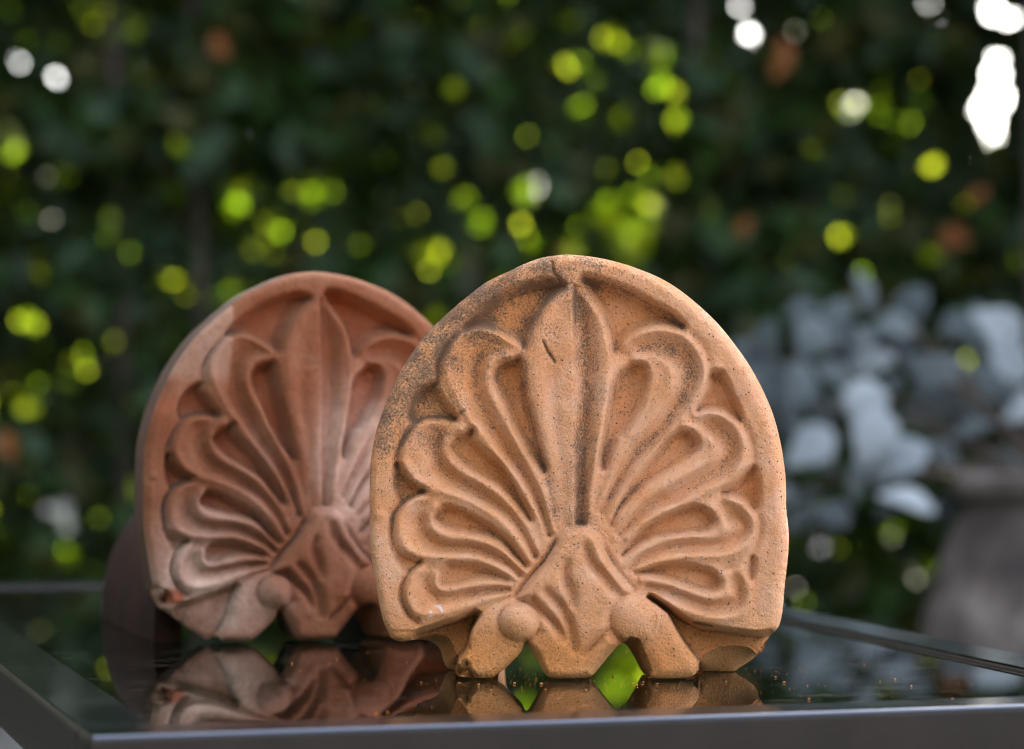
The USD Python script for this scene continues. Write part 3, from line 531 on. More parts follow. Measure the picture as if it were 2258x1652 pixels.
    tm = trimesh.Trimesh(VV, np.vstack(FF), process=False)
    if tm.volume < 0: tm.invert()
    obj(path, 'cover_tile', tm, mat_tile, smooth=40)

def g2(x, y, cx, cy, sx, sy): return np.exp(-((x - cx) / sx) ** 2 - ((y - cy) / sy) ** 2)
def curve_mask(x, y, pts, w):
    d, _ = cKDTree(spline(pts, n=14)).query(np.stack([x, y], 1)); return np.exp(-(d / w) ** 2)
def fb(x, y, s, seed): return meshkit.fbm(np.stack([x / s, y / s, np.full_like(x, seed)], -1), 4, seed)

def stain_front(x, y, h):
    ul0 = sstep(-(x - 1050) * 0.75 - (y - 900) * 0.8, 120, 950)
    s = 0.05 + 0 * x
    # dark film over the upper left, the right hand trough of the leaf, the tip scrolls
    edge = np.clip(1 - (np.hypot((x - 1100) / 1.0, (y - 1150) / 1.05) - 700) / -400, 0, 1)
    ul = sstep(-(x - 1050) * 0.75 - (y - 900) * 0.8, 120, 950)
    s += 0.95 * ul * (0.35 + 0.65 * sstep(fb(x, y, 110, 4), 0.2, 0.85))
    s += 0.46 * curve_mask(x, y, [(1115, 300), (1160, 450), (1165, 700), (1140, 950), (1125, 1300), (1130, 1420)], 66)
    s += 0.3 * curve_mask(x, y, [(1470, 520), (1604, 535), (1680, 600), (1700, 680), (1660, 800), (1560, 930), (1430, 1080)], 60)
    s += 0.22 * curve_mask(x, y, [(1800, 930), (1890, 990), (1920, 1060), (1860, 1150)], 60)
    s += 0.2 * curve_mask(x, y, [(620, 300), (760, 230), (880, 190), (1020, 180)], 40)
    s += 0.30 * curve_mask(x, y, [(1150, 170), (1300, 215), (1450, 275), (1600, 360), (1660, 410)], 30)  # shade band below the upper right rim, painted in with the stain
    s += 0.30 * curve_mask(x, y, [(1030, 210), (950, 285), (880, 390), (850, 480), (830, 600), (850, 800), (900, 960), (960, 1200), (1000, 1420)], 26)
    s += 0.16 * curve_mask(x, y, [(380, 560), (440, 490), (520, 425), (620, 395)], 24)
    s += 0.28 * np.exp(-((y - (x * -0.9 + 760)) / 60) ** 2) * (x < 420) * (fb(x, y, 60, 8) > 0.5)
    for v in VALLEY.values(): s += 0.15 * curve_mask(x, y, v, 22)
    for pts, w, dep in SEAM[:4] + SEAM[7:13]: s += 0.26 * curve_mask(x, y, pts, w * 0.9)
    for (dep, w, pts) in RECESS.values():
        s += 0.2 * curve_mask(x, y, list(pts) + [pts[0]], 14)  # recess edges painted darker to deepen the relief shading, over the dirt
    s += 0.26 * (fb(x, y, 210, 11) - 0.5)
    s -= 0.16 * sstep(y, 1350, 1800) + 0.12 * sstep(x, 1450, 1950)
    for pts, w in (([(935, 487), (962, 545), (975, 555), (998, 600)], 5), ([(505, 858), (530, 845)], 9), ([(1036, 200), (1012, 160), (990, 130), (986, 85)], 7), ([(1720, 1950), (1770, 1958), (1812, 1968)], 8), ([(620, 385), (628, 380)], 6)):
        s = np.maximum(s, 1.0 * curve_mask(x, y, pts, w))
    bl = 0.30 * fb(x, y, 160, 21) * sstep(x, 500, 2000) + (0.38 + 0.42 * sstep(h, 0.0, 9.0)) * (0.4 + fb(x, y, 90, 23)) * (1 - 0.95 * sstep(y, 1820, 2120)) * (1 - 0.55 * ul0)  # pale bloom, thinned in recesses and at the foot to paint warm bounced light
    chip = np.maximum.reduce([curve_mask(x, y, [(345, 1930), (355, 1895)], 8), curve_mask(x, y, [(375, 1868), (400, 1866), (416, 1890)], 8), 0.5 * curve_mask(x, y, [(750, 1925), (752, 1950)], 7)]) * 0.9 * sstep(fb(x, y, 14, 51), 0.42, 0.6)
    return np.stack([s, bl, chip], 1)
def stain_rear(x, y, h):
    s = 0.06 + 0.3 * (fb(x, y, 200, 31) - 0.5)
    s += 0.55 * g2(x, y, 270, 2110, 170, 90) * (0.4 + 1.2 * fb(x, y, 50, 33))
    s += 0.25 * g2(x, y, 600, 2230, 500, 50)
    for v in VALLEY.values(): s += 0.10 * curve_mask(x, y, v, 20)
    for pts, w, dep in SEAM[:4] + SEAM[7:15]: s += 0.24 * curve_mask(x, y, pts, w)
    for (dep, w, pts) in RECESS.values(): s += 0.20 * curve_mask(x, y, list(pts) + [pts[0]], 15)  # groove dirt, with relief shade painted along the recess edges
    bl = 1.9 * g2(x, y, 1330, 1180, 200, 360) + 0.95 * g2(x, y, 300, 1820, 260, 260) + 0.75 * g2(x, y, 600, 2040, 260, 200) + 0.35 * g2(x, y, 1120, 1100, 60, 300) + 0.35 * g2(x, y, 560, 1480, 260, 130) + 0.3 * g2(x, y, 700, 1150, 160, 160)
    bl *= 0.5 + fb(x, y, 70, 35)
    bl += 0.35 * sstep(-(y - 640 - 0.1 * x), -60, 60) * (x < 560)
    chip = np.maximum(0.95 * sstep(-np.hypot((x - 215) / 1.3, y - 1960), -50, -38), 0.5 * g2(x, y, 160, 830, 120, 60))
    chip = np.maximum(chip, 0.35 * sstep(-h, -2.5, 0.5))  # recess floors tinted red as well
    return np.stack([s, bl, chip], 1)

rel_f = build_relief(False, 1.0, 11, 1.0)
rel_r = build_relief(True, 1.15, 40, 0.7)
FRONT_Y = 1.2157
a1 = thing('antefix', 'pale orange terracotta antefix with palmette relief, sharp, standing in front on the glass', 'antefix', (AXIS, FRONT_Y, TABLE_Z + 0.0002))
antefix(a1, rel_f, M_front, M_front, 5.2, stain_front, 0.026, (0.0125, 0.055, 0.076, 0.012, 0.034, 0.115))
a2 = thing('antefix', 'darker reddish terracotta antefix with whitish bloom, standing behind and left of the pale one', 'antefix', (-0.0915, 1.3900, TABLE_Z + 0.0002), 18.0, 0.995)
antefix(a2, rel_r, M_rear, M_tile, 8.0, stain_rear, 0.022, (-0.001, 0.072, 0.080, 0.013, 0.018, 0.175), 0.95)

# ------------------------------------------------------------------ table
ANG = math.degrees(math.radians(16.3) and math.atan2(0.2929, 1))
U, W_ = np.array([math.cos(math.radians(ANG)), math.sin(math.radians(ANG))]), np.array([-math.sin(math.radians(ANG)), math.cos(math.radians(ANG))])
def gp(px, py): D = EYE * FPX / (py - HY); return np.array([(px - CX) / FPX * D, D])
corner = gp(345, 1611)                      # inner front left corner of the frame
RW, RH = 0.028, 0.026
IW, IL = 0.379, 0.711                       # inside measures
t = thing('side_table', 'low side table with dark metal frame and smoked glass top', 'table', (corner[0], corner[1], 0), ANG)
zt = TABLE_Z
def part(name, sx, sy, sz, c, m, r=0.0022):
    b = rbox(sx, sy, sz, r); b = b.translate([float(v) for v in c])
    return obj(t, name, b, m, smooth=35)
TOP = zt + 0.0015
part('frame_rail', IW + 2 * RW, RW, RH, (IW / 2, -RW / 2, TOP - RH / 2), M_frame)
part('frame_rail', IW + 2 * RW, RW, RH, (IW / 2, IL + RW / 2, TOP - RH / 2), M_frame)
part('frame_rail', RW, IL - 0.0004, RH, (-RW / 2, IL / 2, TOP - RH / 2), M_frame)
part('frame_rail', RW, IL - 0.0004, RH, (IW + RW / 2, IL / 2, TOP - RH / 2), M_frame)
for (sx, sy, cx, cy) in ((IW + 2 * RW - 0.004, RW - 0.003, IW / 2, -RW / 2 + 0.0005), (IW + 2 * RW - 0.004, RW - 0.003, IW / 2, IL + RW / 2 - 0.0005), (RW - 0.003, IL - 0.004, -RW / 2 + 0.0005, IL / 2), (RW - 0.003, IL - 0.004, IW + RW / 2 - 0.0005, IL / 2)):
    part('top_edging', sx, sy, 0.0012, (cx, cy, TOP), M_strip, 0.0004)
gl = part('glass_top', IW - 0.0016, IL - 0.0016, 0.006, (IW / 2, IL / 2, zt - 0.003), M_glass, 0.0008)
for sx in (0, 1):
    for sy in (0, 1):
        part('leg', 0.0262, 0.0262, TOP - RH - 0.0004, (-RW / 2 + sx * (IW + RW), -RW / 2 + sy * (IL + RW), (TOP - RH - 0.0004) / 2), M_frame)
for (sx, sy, cx, cy) in ((IW + 2 * RW - 0.003, 0.0016, IW / 2, -RW + 0.0009),):
    part('edge_bead', sx, sy, 0.0018, (cx, cy, TOP - 0.0003), M_bead, 0.00075)  # bead added along the front edge to give a bright highlight line
part('lower_rail', IW - 0.001, 0.02, 0.02, (IW / 2, -RW / 2, 0.06), M_frame)
part('lower_rail', IW - 0.001, 0.02, 0.02, (IW / 2, IL + RW / 2, 0.06), M_frame)

# crumbs of clay and dust on the glass
cr = []
def crumb(x, y, r):
    s = trimesh.creation.icosphere(0, r); s.vertices *= rng.uniform(0.5, 1.3, 3); s.vertices[:, 2] *= 0.6
    s.apply_transform(trimesh.transformations.rotation_matrix(rng.uniform(0, 6), [0, 0, 1])); s.apply_translation([x, y, zt + 0.0003 + r * 0.25]); return s
foot = [(AXIS - 0.033, FRONT_Y), (AXIS + 0.003, FRONT_Y), (AXIS + 0.045, FRONT_Y), (AXIS + 0.068, FRONT_Y + 0.03)]
for k in range(420):
    fx, fy = foot[rng.integers(4)]
    x, y = fx + rng.normal(0, 0.024), fy - 0.014 + rng.normal(0, 0.02)
    cr.append(crumb(x, y, rng.choice([0.00013, 0.00026, 0.0006], p=[.66, .28, .06])))
for k in range(220):
    x, y = rng.uniform(-0.1, 0.2), rng.uniform(1.07, 1.45)
    cr.append(crumb(x, y, rng.choice([0.00014, 0.0003, 0.0005], p=[.6, .3, .1])))
tag(obj(None, 'clay_crumbs', trimesh.util.concatenate(cr), M_front), 'tiny crumbs of clay and dust scattered on the glass table top', 'crumbs', kind='stuff')

# ------------------------------------------------------------------ leaves
def leaf_mesh(L=1.0, W=0.5, fold=0.12, bend=0.18, n=4, tip=0.9):
    ts = np.linspace(0, 1, n + 2); V, F = [], []
    for tt in ts:
        w = W / 2 * (math.sin(math.pi * tt ** tip) ** 0.8 if 0 < tt < 1 else 0.0)
        z = -bend * (tt - 0.4) ** 2
        V += [(tt * L - 0.5 * L, -w, z + fold * w * 2), (tt * L - 0.5 * L, 0, z), (tt * L - 0.5 * L, w, z + fold * w * 2)]
    for i in range(n + 1):
        a, b = 3 * i, 3 * i + 3
        F += [(a, b, b + 1), (a, b + 1, a + 1), (a + 1, b + 1, b + 2), (a + 1, b + 2, a + 2)]
    m = trimesh.Trimesh(np.array(V), np.array(F), process=True); m.update_faces(m.nondegenerate_faces()); return m
def quats(n, r, facing=None, spread=1.0):
    """random orientations; with facing the blade's normal scatters round that direction"""
    if facing is None:
        q = r.normal(size=(n, 4)); return q / np.linalg.norm(q, axis=1, keepdims=True)
    f = np.asarray(facing, float) + r.normal(size=(n, 3)) * spread; f /= np.linalg.norm(f, axis=1, keepdims=True)
    a = np.cross(f, r.normal(size=(n, 3))); a /= np.linalg.norm(a, axis=1, keepdims=True); b = np.cross(f, a)
    M = np.stack([a, b, f], 2)
    from scipy.spatial.transform import Rotation
    q = Rotation.from_matrix(M).as_quat(); return q[:, [3, 0, 1, 2]]
def instancer(parent, name, pos, quat, scale, protos, idx, mats):
    pi = UsdGeom.PointInstancer.Define(stage, numbered(parent + '/' + name)); paths = []
    for k, (m, mt) in enumerate(zip(protos, mats)):
        pp = usdkit.mesh(stage, f'{pi.GetPath()}/leaf_blade_{k:03d}' if k else f'{pi.GetPath()}/leaf_blade', m, mt, smooth=True); paths.append(pp.GetPath())
    pi.CreatePrototypesRel().SetTargets(paths)
    pi.CreatePositionsAttr(Vt.Vec3fArray.FromNumpy(pos.astype(np.float32))); pi.CreateProtoIndicesAttr(Vt.IntArray.FromNumpy(idx.astype(np.int32)))
    pi.CreateOrientationsAttr(Vt.QuathArray([Gf.Quath(float(a), float(b), float(c), float(d)) for a, b, c, d in quat]))
    pi.CreateScalesAttr(Vt.Vec3fArray.FromNumpy(np.repeat(scale[:, None], 3, 1).astype(np.float32)))
    return pi

HY0 = 4.45        # the hedge's face
# gaps in the hedge: (x, y, radius) measured in the 2258 px photograph at the hedge's distance. 's': clear to the sky
GAPS = [(45, 140, 1, 's'), (125, 175, 3, 's'), (15, 285, 8, ''), (30, 325, 16, ''), (395, 325, 9, ''), (385, 425, 6, ''), (700, 530, 6, ''), (130, 98, 5, ''), (790, 60, 3, ''),
        (1000, 195, 10, ''), (1255, 45, 5, ''), (1345, 85, 16, ''), (1450, 115, 19, ''), (1265, 145, 17, ''), (1310, 180, 9, ''), (1280, 240, 13, ''), (1455, 180, 14, ''), (1490, 205, 7, ''), (1495, 265, 10, ''), (1380, 110, 6, ''),
        (1405, 355, 5, ''), (1430, 390, 7, ''), (1485, 385, 12, ''), (1440, 455, 13, ''), (975, 370, 7, ''), (960, 300, 5, ''), (1025, 440, 10, ''), (1060, 490, 13, ''), (920, 468, 2, ''), (1270, 500, 5, ''), (1160, 300, 3, ''), (1150, 495, 4, ''),
        (1615, 180, 6, ''), (1630, 15, 1, 's'), (1650, 75, 4, 's'), (2045, 8, 0, 's'), (2190, 25, 11, 's'), (2225, 40, 7, 's'), (2195, 165, 15, 's'), (2195, 215, 22, 's'), (2185, 270, 14, 's'), (2165, 240, 9, 's'), (2200, 130, 7, 's'), (2190, 305, 6, ''),
        (2150, 120, 3, ''), (2055, 365, 7, ''), (1860, 430, 4, ''), (1855, 520, 9, ''), (1840, 545, 5, ''), (2050, 560, 10, ''), (1735, 580, 4, ''), (2140, 790, 9, ''), (2088, 1035, 15, ''), (1965, 1175, 8, ''), (1808, 1205, 4, 's'),
        (250, 480, 9, ''), (240, 520, 6, ''), (90, 600, 7, ''), (60, 470, 5, ''), (105, 480, 5, ''), (280, 555, 5, ''), (510, 640, 12, ''), (1260, 555, 20, ''), (290, 890, 8, ''), (55, 705, 12, ''), (80, 720, 7, ''), (300, 1080, 14, ''),
        (105, 1125, 7, 's'), (140, 1125, 14, ''), (150, 1160, 7, ''), (150, 1225, 13, ''), (215, 1140, 4, ''), (100, 1480, 9, ''), (930, 770, 8, ''), (960, 700, 10, ''), (520, 320, 0, 's'),
        (20, 20, 5, ''), (60, 90, 4, ''), (1560, 470, 3, ''), (1900, 600, 3, ''), (2240, 580, 4, ''), (1330, 640, 5, ''), (1100, 620, 5, ''), (640, 420, 3, ''), (1790, 330, 3, ''), (1960, 480, 3, ''), (830, 230, 3, '')]
_rg = np.random.default_rng(101)
GAPS += [(float(_rg.uniform(0, 2258)), float(_rg.uniform(0, 1250)), float(_rg.uniform(0.5, 3.2)), '') for _ in range(4)]
# gaps that the glass top mirrors: (x, y) of the reflection, seen from the table's mirror point
MIRROR_GAPS = [(1390, 1478, 40, ''), (1330, 1530, 18, ''), (1180, 1455, 12, ''), (950, 1440, 15, ''), (600, 1480, 12, ''), (1400, 1560, 10, ''), (1160, 1560, 14, ''), (690, 1565, 9, 's'), (515, 1540, 9, '')]
def foliage_leaves(x0, x1, y0, y1, z0, z1, n, r, mean, spread=1.0, facing=(0, -1, 0.35)):
    pos = np.stack([r.uniform(x0, x1, n), r.uniform(y0, y1, n), r.uniform(z0, z1, n)], 1)
    return pos, quats(n, r, facing, spread), mean * r.uniform(0.7, 1.25, n)
def in_gap(pos, scale, only_sky=False, grow=0.0, ratio=0.40):
    px = CX + pos[:, 0] / pos[:, 1] * FPX; py = HY - (pos[:, 2] - CAMZ) / pos[:, 1] * FPX; rr = scale * ratio / pos[:, 1] * FPX
    bad = np.zeros(len(pos), bool)
    for gx_, gy_, gr, kind in GAPS:
        if only_sky and kind != 's': continue
        bad |= np.hypot(px - gx_, py - gy_) < gr + rr + grow
    py2 = HY + (pos[:, 2] - (TABLE_Z - EYE)) / pos[:, 1] * FPX
    for gx_, gy_, gr, kind in MIRROR_GAPS:
        if only_sky and kind != 's': continue
        bad |= np.hypot(px - gx_, py2 - gy_) < gr + rr + grow
    return bad
r1 = np.random.default_rng(21)
P1 = foliage_leaves(-1.35, 1.35, HY0, HY0 + 0.55, 0.0, 1.75, 36000, r1, 0.068)
P2 = foliage_leaves(-4.2, 7.0, HY0, HY0 + 0.55, 0.0, 3.7, 70000, r1, 0.075)
inner = (np.abs(P2[0][:, 0]) < 1.3) & (P2[0][:, 2] < 1.7)
P2 = tuple(a[~inner] for a in P2)
pock = meshkit.fbm(P1[0] * [7.5, 2.0, 7.5], 3, 3)
bad = in_gap(P1[0], P1[2]) | (P1[0][:, 1] - HY0 < 0.46 * sstep(pock, 0.46, 0.66)); P1 = tuple(a[~bad] for a in P1)
bad = in_gap(P2[0], P2[2]); P2 = tuple(a[~bad] for a in P2)
# small young leaves close in round the gaps
r5 = np.random.default_rng(77); fp = []
for gx_, gy_, gr, kind in GAPS:
    n = 260
    rad = gr + r5.uniform(4, 75, n); an = r5.uniform(0, 2 * math.pi, n); D = HY0 + r5.uniform(0.15, 0.5, n)
    fp.append(np.stack([(gx_ + rad * np.cos(an) - CX) / FPX * D, D, CAMZ - (gy_ + rad * np.sin(an) - HY) / FPX * D], 1))
fp = np.vstack(fp); fp = np.vstack([fp, np.stack([r1.uniform(-1, 1, 16000), r1.uniform(HY0 + .1, HY0 + .5, 16000), r1.uniform(.1, 1.3, 16000)], 1)])
P3 = (fp, quats(len(fp), r5, (0, -1, 0.2), 0.6), r5.uniform(0.013, 0.028, len(fp)))
bad = in_gap(P3[0], P3[2], ratio=0.42); P3 = tuple(a[~bad] for a in P3)
hedge = thing('hedge', 'tall dense dark green leafy hedge filling the background behind the table', 'hedge', (0, 0, 0))
LEAFS = [leaf_mesh(1, 0.52, 0.16, 0.25), leaf_mesh(1, 0.6, 0.1, 0.35), leaf_mesh(1, 0.46, 0.2, 0.2)]
pos = np.vstack([P1[0], P2[0], P3[0]]); qt = np.vstack([P1[1], P2[1], P3[1]]); sc = np.concatenate([P1[2], P2[2], P3[2]])
pxs = CX + pos[:, 0] / pos[:, 1] * FPX; pys = HY - (pos[:, 2] - CAMZ) / pos[:, 1] * FPX
vis = (pxs > -20) & (pxs < 2278) & (pys > -20) & (pys < 1400) & (sc > 0.045)
front = np.argsort(np.where(vis, pos[:, 1], 99))[:300]
mask = np.zeros(len(pos), bool); mask[front] = True
from scipy.spatial.transform import Rotation
kinds = r1.choice(3, len(pos), p=[.52, .24, .24])
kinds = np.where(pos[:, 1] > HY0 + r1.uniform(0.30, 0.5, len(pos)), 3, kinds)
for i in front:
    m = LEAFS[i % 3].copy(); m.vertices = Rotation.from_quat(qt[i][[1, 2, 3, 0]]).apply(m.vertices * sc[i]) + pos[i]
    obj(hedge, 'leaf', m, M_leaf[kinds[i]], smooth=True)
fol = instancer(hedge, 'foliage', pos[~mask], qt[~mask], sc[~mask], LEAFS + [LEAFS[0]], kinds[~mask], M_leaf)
tag(fol, kind='stuff')
for (px, py, s, tw) in ((1730, 120, .05, .3), (1715, 150, .035, 1.2), (485, 100, .045, .8), (2110, 520, .05, .2), (2090, 535, .035, 1.9), (2155, 430, .035, 1.0), (15, 980, .05, .5), (1240, 555, .02, .1), (1640, 500, .035, .7)):
    m = leaf_mesh(1, 0.55); q = quats(1, r1, (0, -1, 0.3), 0.3)[0]
    m.vertices = Rotation.from_quat(q[[1, 2, 3, 0]]).apply(m.vertices * s) + at(px, py, HY0 - 0.02)
    l = obj(hedge, 'dead_leaf', m, M_dead, smooth=True)
    tag(l, 'rust brown dead leaf')
def tube(pts, rad, sides=8):
    pts = np.asarray(pts, float); rad = np.broadcast_to(rad, len(pts)); V, F = [], []
    tdir = np.gradient(pts, axis=0); tdir /= np.linalg.norm(tdir, axis=1, keepdims=True)
    for p_, d_, r_ in zip(pts, tdir, rad):
        a = np.cross(d_, [0.3, 0.9, 0.2]); a /= np.linalg.norm(a); b = np.cross(d_, a)
        V += [p_ + r_ * (math.cos(k * 2 * math.pi / sides) * a + math.sin(k * 2 * math.pi / sides) * b) for k in range(sides)]
    for i in range(len(pts) - 1):
        for k in range(sides):
            a, b = i * sides + k, i * sides + (k + 1) % sides
            F += [(a, b, b + sides), (a, b + sides, a + sides)]
    V += [pts[0], pts[-1]]; n = len(V)
    for k in range(sides):
        F += [(n - 2, (k + 1) % sides, k), (n - 1, (len(pts) - 1) * sides + k, (len(pts) - 1) * sides + (k + 1) % sides)]
    m = trimesh.Trimesh(np.array(V), np.array(F), process=False); trimesh.repair.fix_normals(m); return m
for x in (-0.62, -0.48, 0.3):
    zz = np.linspace(0, 3.0, 14)
    obj(hedge, 'stem', tube(np.stack([x + 0.015 * np.sin(zz * 2.3 + x * 9), HY0 + 0.2 + 0.02 * np.cos(zz * 1.7), zz], 1), np.linspace(0.014, 0.006, 14)), M_bark, smooth=True)

# sunlit shrubs beyond the hedge
r2 = np.random.default_rng(5)
sh = foliage_leaves(-2.6, 2.8, 5.5, 5.95, 0.0, 2.6, 20000, r2, 0.085, 0.8, (0.25, -1, 0.1))
bad = in_gap(sh[0], sh[2], True, grow=6); sh = tuple(a[~bad] for a in sh)
shrub = thing('sunlit_shrubs', 'bright yellow green sunlit shrubs showing through gaps in the dark hedge', 'shrubs', kind='stuff')
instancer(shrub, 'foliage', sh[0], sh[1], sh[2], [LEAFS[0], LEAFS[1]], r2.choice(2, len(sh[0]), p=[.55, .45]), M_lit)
for k, x in enumerate(np.linspace(-2.3, 2.5, 9)):
    zz = np.linspace(0, 2.2, 8)
    obj(shrub, 'stem', tube(np.stack([x + 0.04 * np.sin(zz * 2 + k), 5.75 + 0.03 * np.cos(zz * 3 + k), zz], 1), np.linspace(0.018, 0.005, 8)), M_bark, smooth=True)

# tree at the right edge
tr = thing('garden_tree', 'dark tree trunk at the right edge beside the bright sky gap', 'tree', (0, 0, 0))
zz = np.linspace(0, 4.2, 22)
tx = (2262 - CX) / FPX * 4.3 + 0.055
obj(tr, 'trunk', tube(np.stack([tx + 0.02 * np.sin(zz * 1.1) - 0.02 * (zz - 0.9), 4.3 + 0.02 * np.cos(zz), zz], 1), np.linspace(0.075, 0.04, 22), 14), M_bark, smooth=True)
r3 = np.random.default_rng(9)
n = 9000; u = r3.normal(size=(n, 3)); u /= np.linalg.norm(u, axis=1, keepdims=True)
cp = u * (r3.uniform(0.35, 1, n) ** 0.5)[:, None] * [1.7, 1.2, 0.9] + [tx - 0.05, 4.4, 4.5]
cr_ = instancer(tr, 'crown', cp, quats(n, r3, (0, 0, 1), 0.8), 0.09 * r3.uniform(0.7, 1.2, n), LEAFS, r3.integers(0, 3, n), M_leaf)
tag(cr_, kind='stuff')

# ------------------------------------------------------------------ urn with a silver-leaved plant
UD = 3.0
def lathe(prof_, n=48):
    m = trimesh.creation.revolve(np.array(prof_), sections=n); return m
uz = at(0, 1035, UD)[2]; ux = at(2395, 0, UD)[0]
urn = thing('urn', 'weathered grey brown stoneware urn at the right edge behind the table', 'urn', (ux, UD, 0))
H = uz
obj(urn, 'body', lathe([(0.0, 0.0), (0.12, 0.0), (0.13, 0.015), (0.155, 0.08), (0.176, 0.17), (0.175, 0.22), (0.160, 0.29), (0.138, 0.36), (0.12, H - 0.03), (0.11, H - 0.028), (0.115, 0.3), (0.12, 0.2), (0.1, 0.03), (0.0, 0.03)]), M_urn, smooth=40)
obj(urn, 'rim', lathe([(0.111, H - 0.0275), (0.13, H - 0.0275), (0.137, H - 0.018), (0.136, H - 0.006), (0.128, H), (0.113, H - 0.003), (0.1105, H - 0.02), (0.111, H - 0.0275)]), M_urn, smooth=50)
obj(urn, 'soil', trimesh.creation.cylinder(0.109, 0.01, sections=40, transform=trimesh.transformations.translation_matrix([0, 0, H - 0.045])), M_soil)
pl = thing('silver_plant', 'succulent with silver grey rounded leaves spilling from the urn', 'plant', (0, 0, 0))
SL = [(1915, 800, 130, 62, 5, .0), (1905, 890, 120, 105, 80, -.03), (1925, 960, 150, 110, 70, -.05), (1985, 1015, 150, 100, 30, -.03), (2010, 1105, 165, 66, 8, -.06), (1893, 1050, 130, 55, 75, -.02), (1760, 850, 130, 110, 55, .03), (1790, 745, 110, 100, 60, .05), (1690, 745, 100, 90, 120, .08),
      (1970, 720, 120, 70, 20, .03), (2050, 815, 150, 70, -25, .02), (2205, 725, 140, 95, -30, .04), (2225, 800, 120, 85, -50, -.02), (1665, 860, 100, 120, 100, .06), (1790, 985, 150, 95, 40, .02), (1705, 1085, 140, 80, 15, .05), (1840, 1135, 120, 70, 5, .0),
      (1720, 940, 110, 80, 140, .08), (2130, 950, 140, 50, -12, .02), (2090, 900, 130, 55, -18, .06), (1850, 690, 110, 80, 95, .08), (1905, 640, 60, 130, 10, .1), (1640, 960, 100, 80, 30, .1), (1840, 830, 90, 110, 70, .05), (2170, 870, 120, 60, 20, .06), (1960, 860, 90, 60, 40, .06), (1745, 1150, 100, 60, 20, .08), (1640, 790, 90, 80, 50, .1), (2250, 900, 120, 70, 30, 0), (1660, 1010, 110, 70, 10, .09)]
r4 = np.random.default_rng(13)
SL += [(float(r4.uniform(1600, 2258)), float(r4.uniform(680, 1120)), float(r4.uniform(70, 130)), float(r4.uniform(40, 80)), float(r4.uniform(0, 180)), float(r4.uniform(.05, .16))) for _ in range(46)]
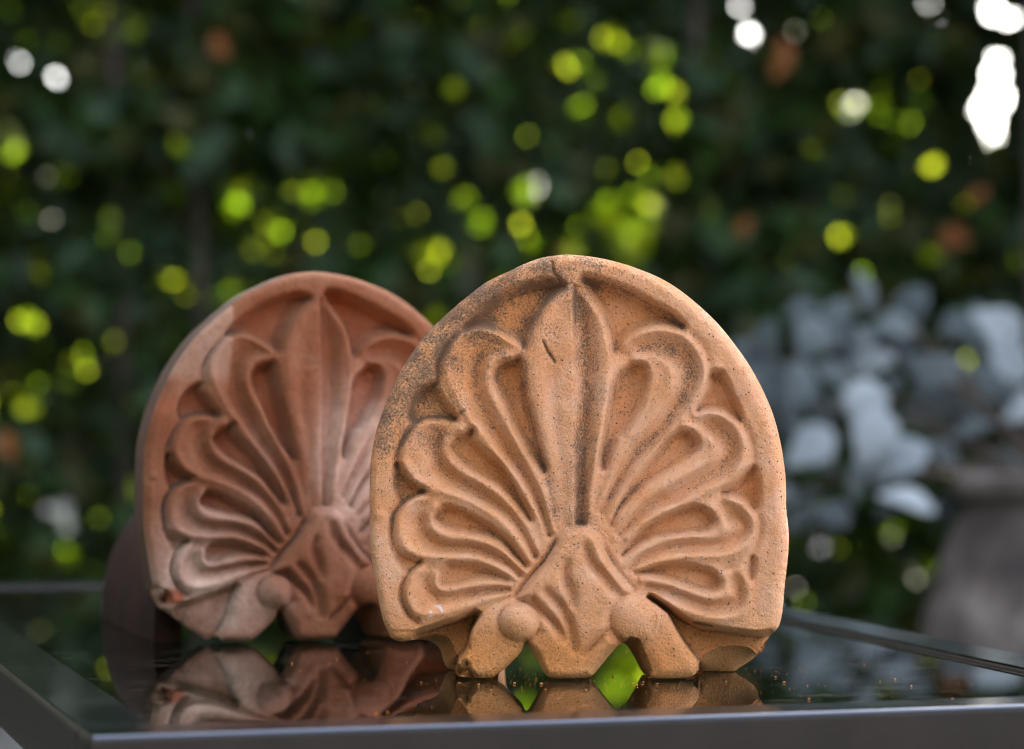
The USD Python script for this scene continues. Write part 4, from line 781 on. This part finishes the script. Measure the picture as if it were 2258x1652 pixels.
for (px, py, L, Wd, ang, dy) in SL:
    D = UD - 0.03 + dy * 1.2
    c = at(px, py, D); Lm, Wm = L / FPX * D, Wd / FPX * D
    if Wm > Lm: Lm, Wm, ang = Wm, Lm, ang + 90
    n = 9; ts = np.linspace(0, 1, n); V, F = [], []
    for tt in ts:
        w = Wm / 2 * (max(0.16, math.sin(math.pi * (0.08 + 0.92 * tt) ** 1.35) ** 0.85) if tt < 1 else 0.05)
        th = 0.0035 * (1 - (2 * tt - 1) ** 4 * 0.7)
        for a in np.linspace(0, 2 * math.pi, 10, endpoint=False):
            V.append((tt * Lm - Lm / 2, w * math.cos(a), th * math.sin(a) + 0.25 * w * (math.cos(a) ** 2) - 0.9 * Lm * (tt - 0.5) ** 2 * 0.4))
    for i in range(n - 1):
        for k in range(10):
            a, b = i * 10 + k, i * 10 + (k + 1) % 10; F += [(a, b, b + 10), (a, b + 10, a + 10)]
    F += [(0, k + 1, k) for k in range(1, 9)] + [((n - 1) * 10, (n - 1) * 10 + k, (n - 1) * 10 + k + 1) for k in range(1, 9)]
    m = trimesh.Trimesh(np.array(V), np.array(F), process=False)
    # blade faces the viewer, tipped back towards the sky
    tilt = r4.uniform(0.1, 1.4); a = math.radians(ang)
    Rm = np.array([[1, 0, 0], [0, 0, -1], [0, 1, 0]]) @ np.array([[math.cos(a), -math.sin(a), 0], [math.sin(a), math.cos(a), 0], [0, 0, 1]])
    Tx = trimesh.transformations.rotation_matrix(-tilt * 0.6, [1, 0, 0])[:3, :3] @ trimesh.transformations.rotation_matrix(r4.uniform(-.8, .8), [0, 0, 1])[:3, :3]
    m.vertices = (Tx @ Rm @ m.vertices.T).T + c
    trimesh.repair.fix_normals(m)
    obj(pl, 'leaf', m, M_silver[int(r4.choice(3, p=[.35, .2, .45])) if (px, py) not in ((1915, 800), (1925, 960), (2010, 1105)) and dy < 0.05 else (1 if dy < 0.05 else 2)], smooth=True)
root = np.array([ux - 0.02, UD, H - 0.04])
for (px, py, dy) in ((1800, 900, .04), (1920, 760, .03), (1720, 800, .07), (1960, 1060, -.03), (1760, 1080, .05), (2080, 840, .03), (2200, 760, .02), (1900, 660, .1)):
    e = at(px, py, UD + dy); tt = np.linspace(0, 1, 9)[:, None]
    mid = (root + e) / 2 + [0, 0, 0.05]
    pts = (1 - tt) ** 2 * root + 2 * tt * (1 - tt) * mid + tt ** 2 * e
    obj(pl, 'stem', tube(pts, np.linspace(0.005, 0.003, 9), 7), M_bark, smooth=True)

# unseen hedges added on the left, behind and on the right to block skylight
r6 = np.random.default_rng(31)
for k, (x0, x1, y0, y1, z1, lab_) in enumerate(((-2.4, -1.5, -3.6, 3.9, 5.2, 'tall dark hedge added out of view on the left to block skylight'), (-3.0, 3.2, -4.2, -3.2, 2.5, 'dark hedge added out of view behind the camera to block skylight'), (2.9, 3.7, -1.2, 3.9, 1.5, 'dark hedge added out of view on the right to block skylight'))):
    th = thing('evergreen_hedge', lab_, 'hedge')
    n = 16000
    q = foliage_leaves(x0, x1, y0, y1, 0.0, z1, n, r6, 0.17)
    fo = instancer(th, 'foliage', q[0], quats(n, r6), q[2], LEAFS, r6.integers(0, 3, n), M_leaf)
    tag(fo, kind='stuff')
    zz = np.linspace(0, z1 - 0.5, 6)
    obj(th, 'stem', tube(np.stack([0 * zz + (x0 + x1) / 2, 0 * zz + (y0 + y1) / 2, zz], 1), np.linspace(0.05, 0.02, 6)), M_bark, smooth=True)

# trees far behind the garden
r7 = np.random.default_rng(41)
n = 15000
q = foliage_leaves(-6, 7, 12.0, 13.5, 0.0, 2.9, n, r7, 0.24, 0.9)
bad = in_gap(q[0], q[2], True, grow=4); q = tuple(a[~bad] for a in q)
ft_ = thing('far_trees', 'dark far off foliage beyond the sunlit shrubs', 'trees', kind='stuff')
instancer(ft_, 'foliage', q[0], q[1], q[2], LEAFS, r7.integers(0, 3, len(q[0])), M_leaf)
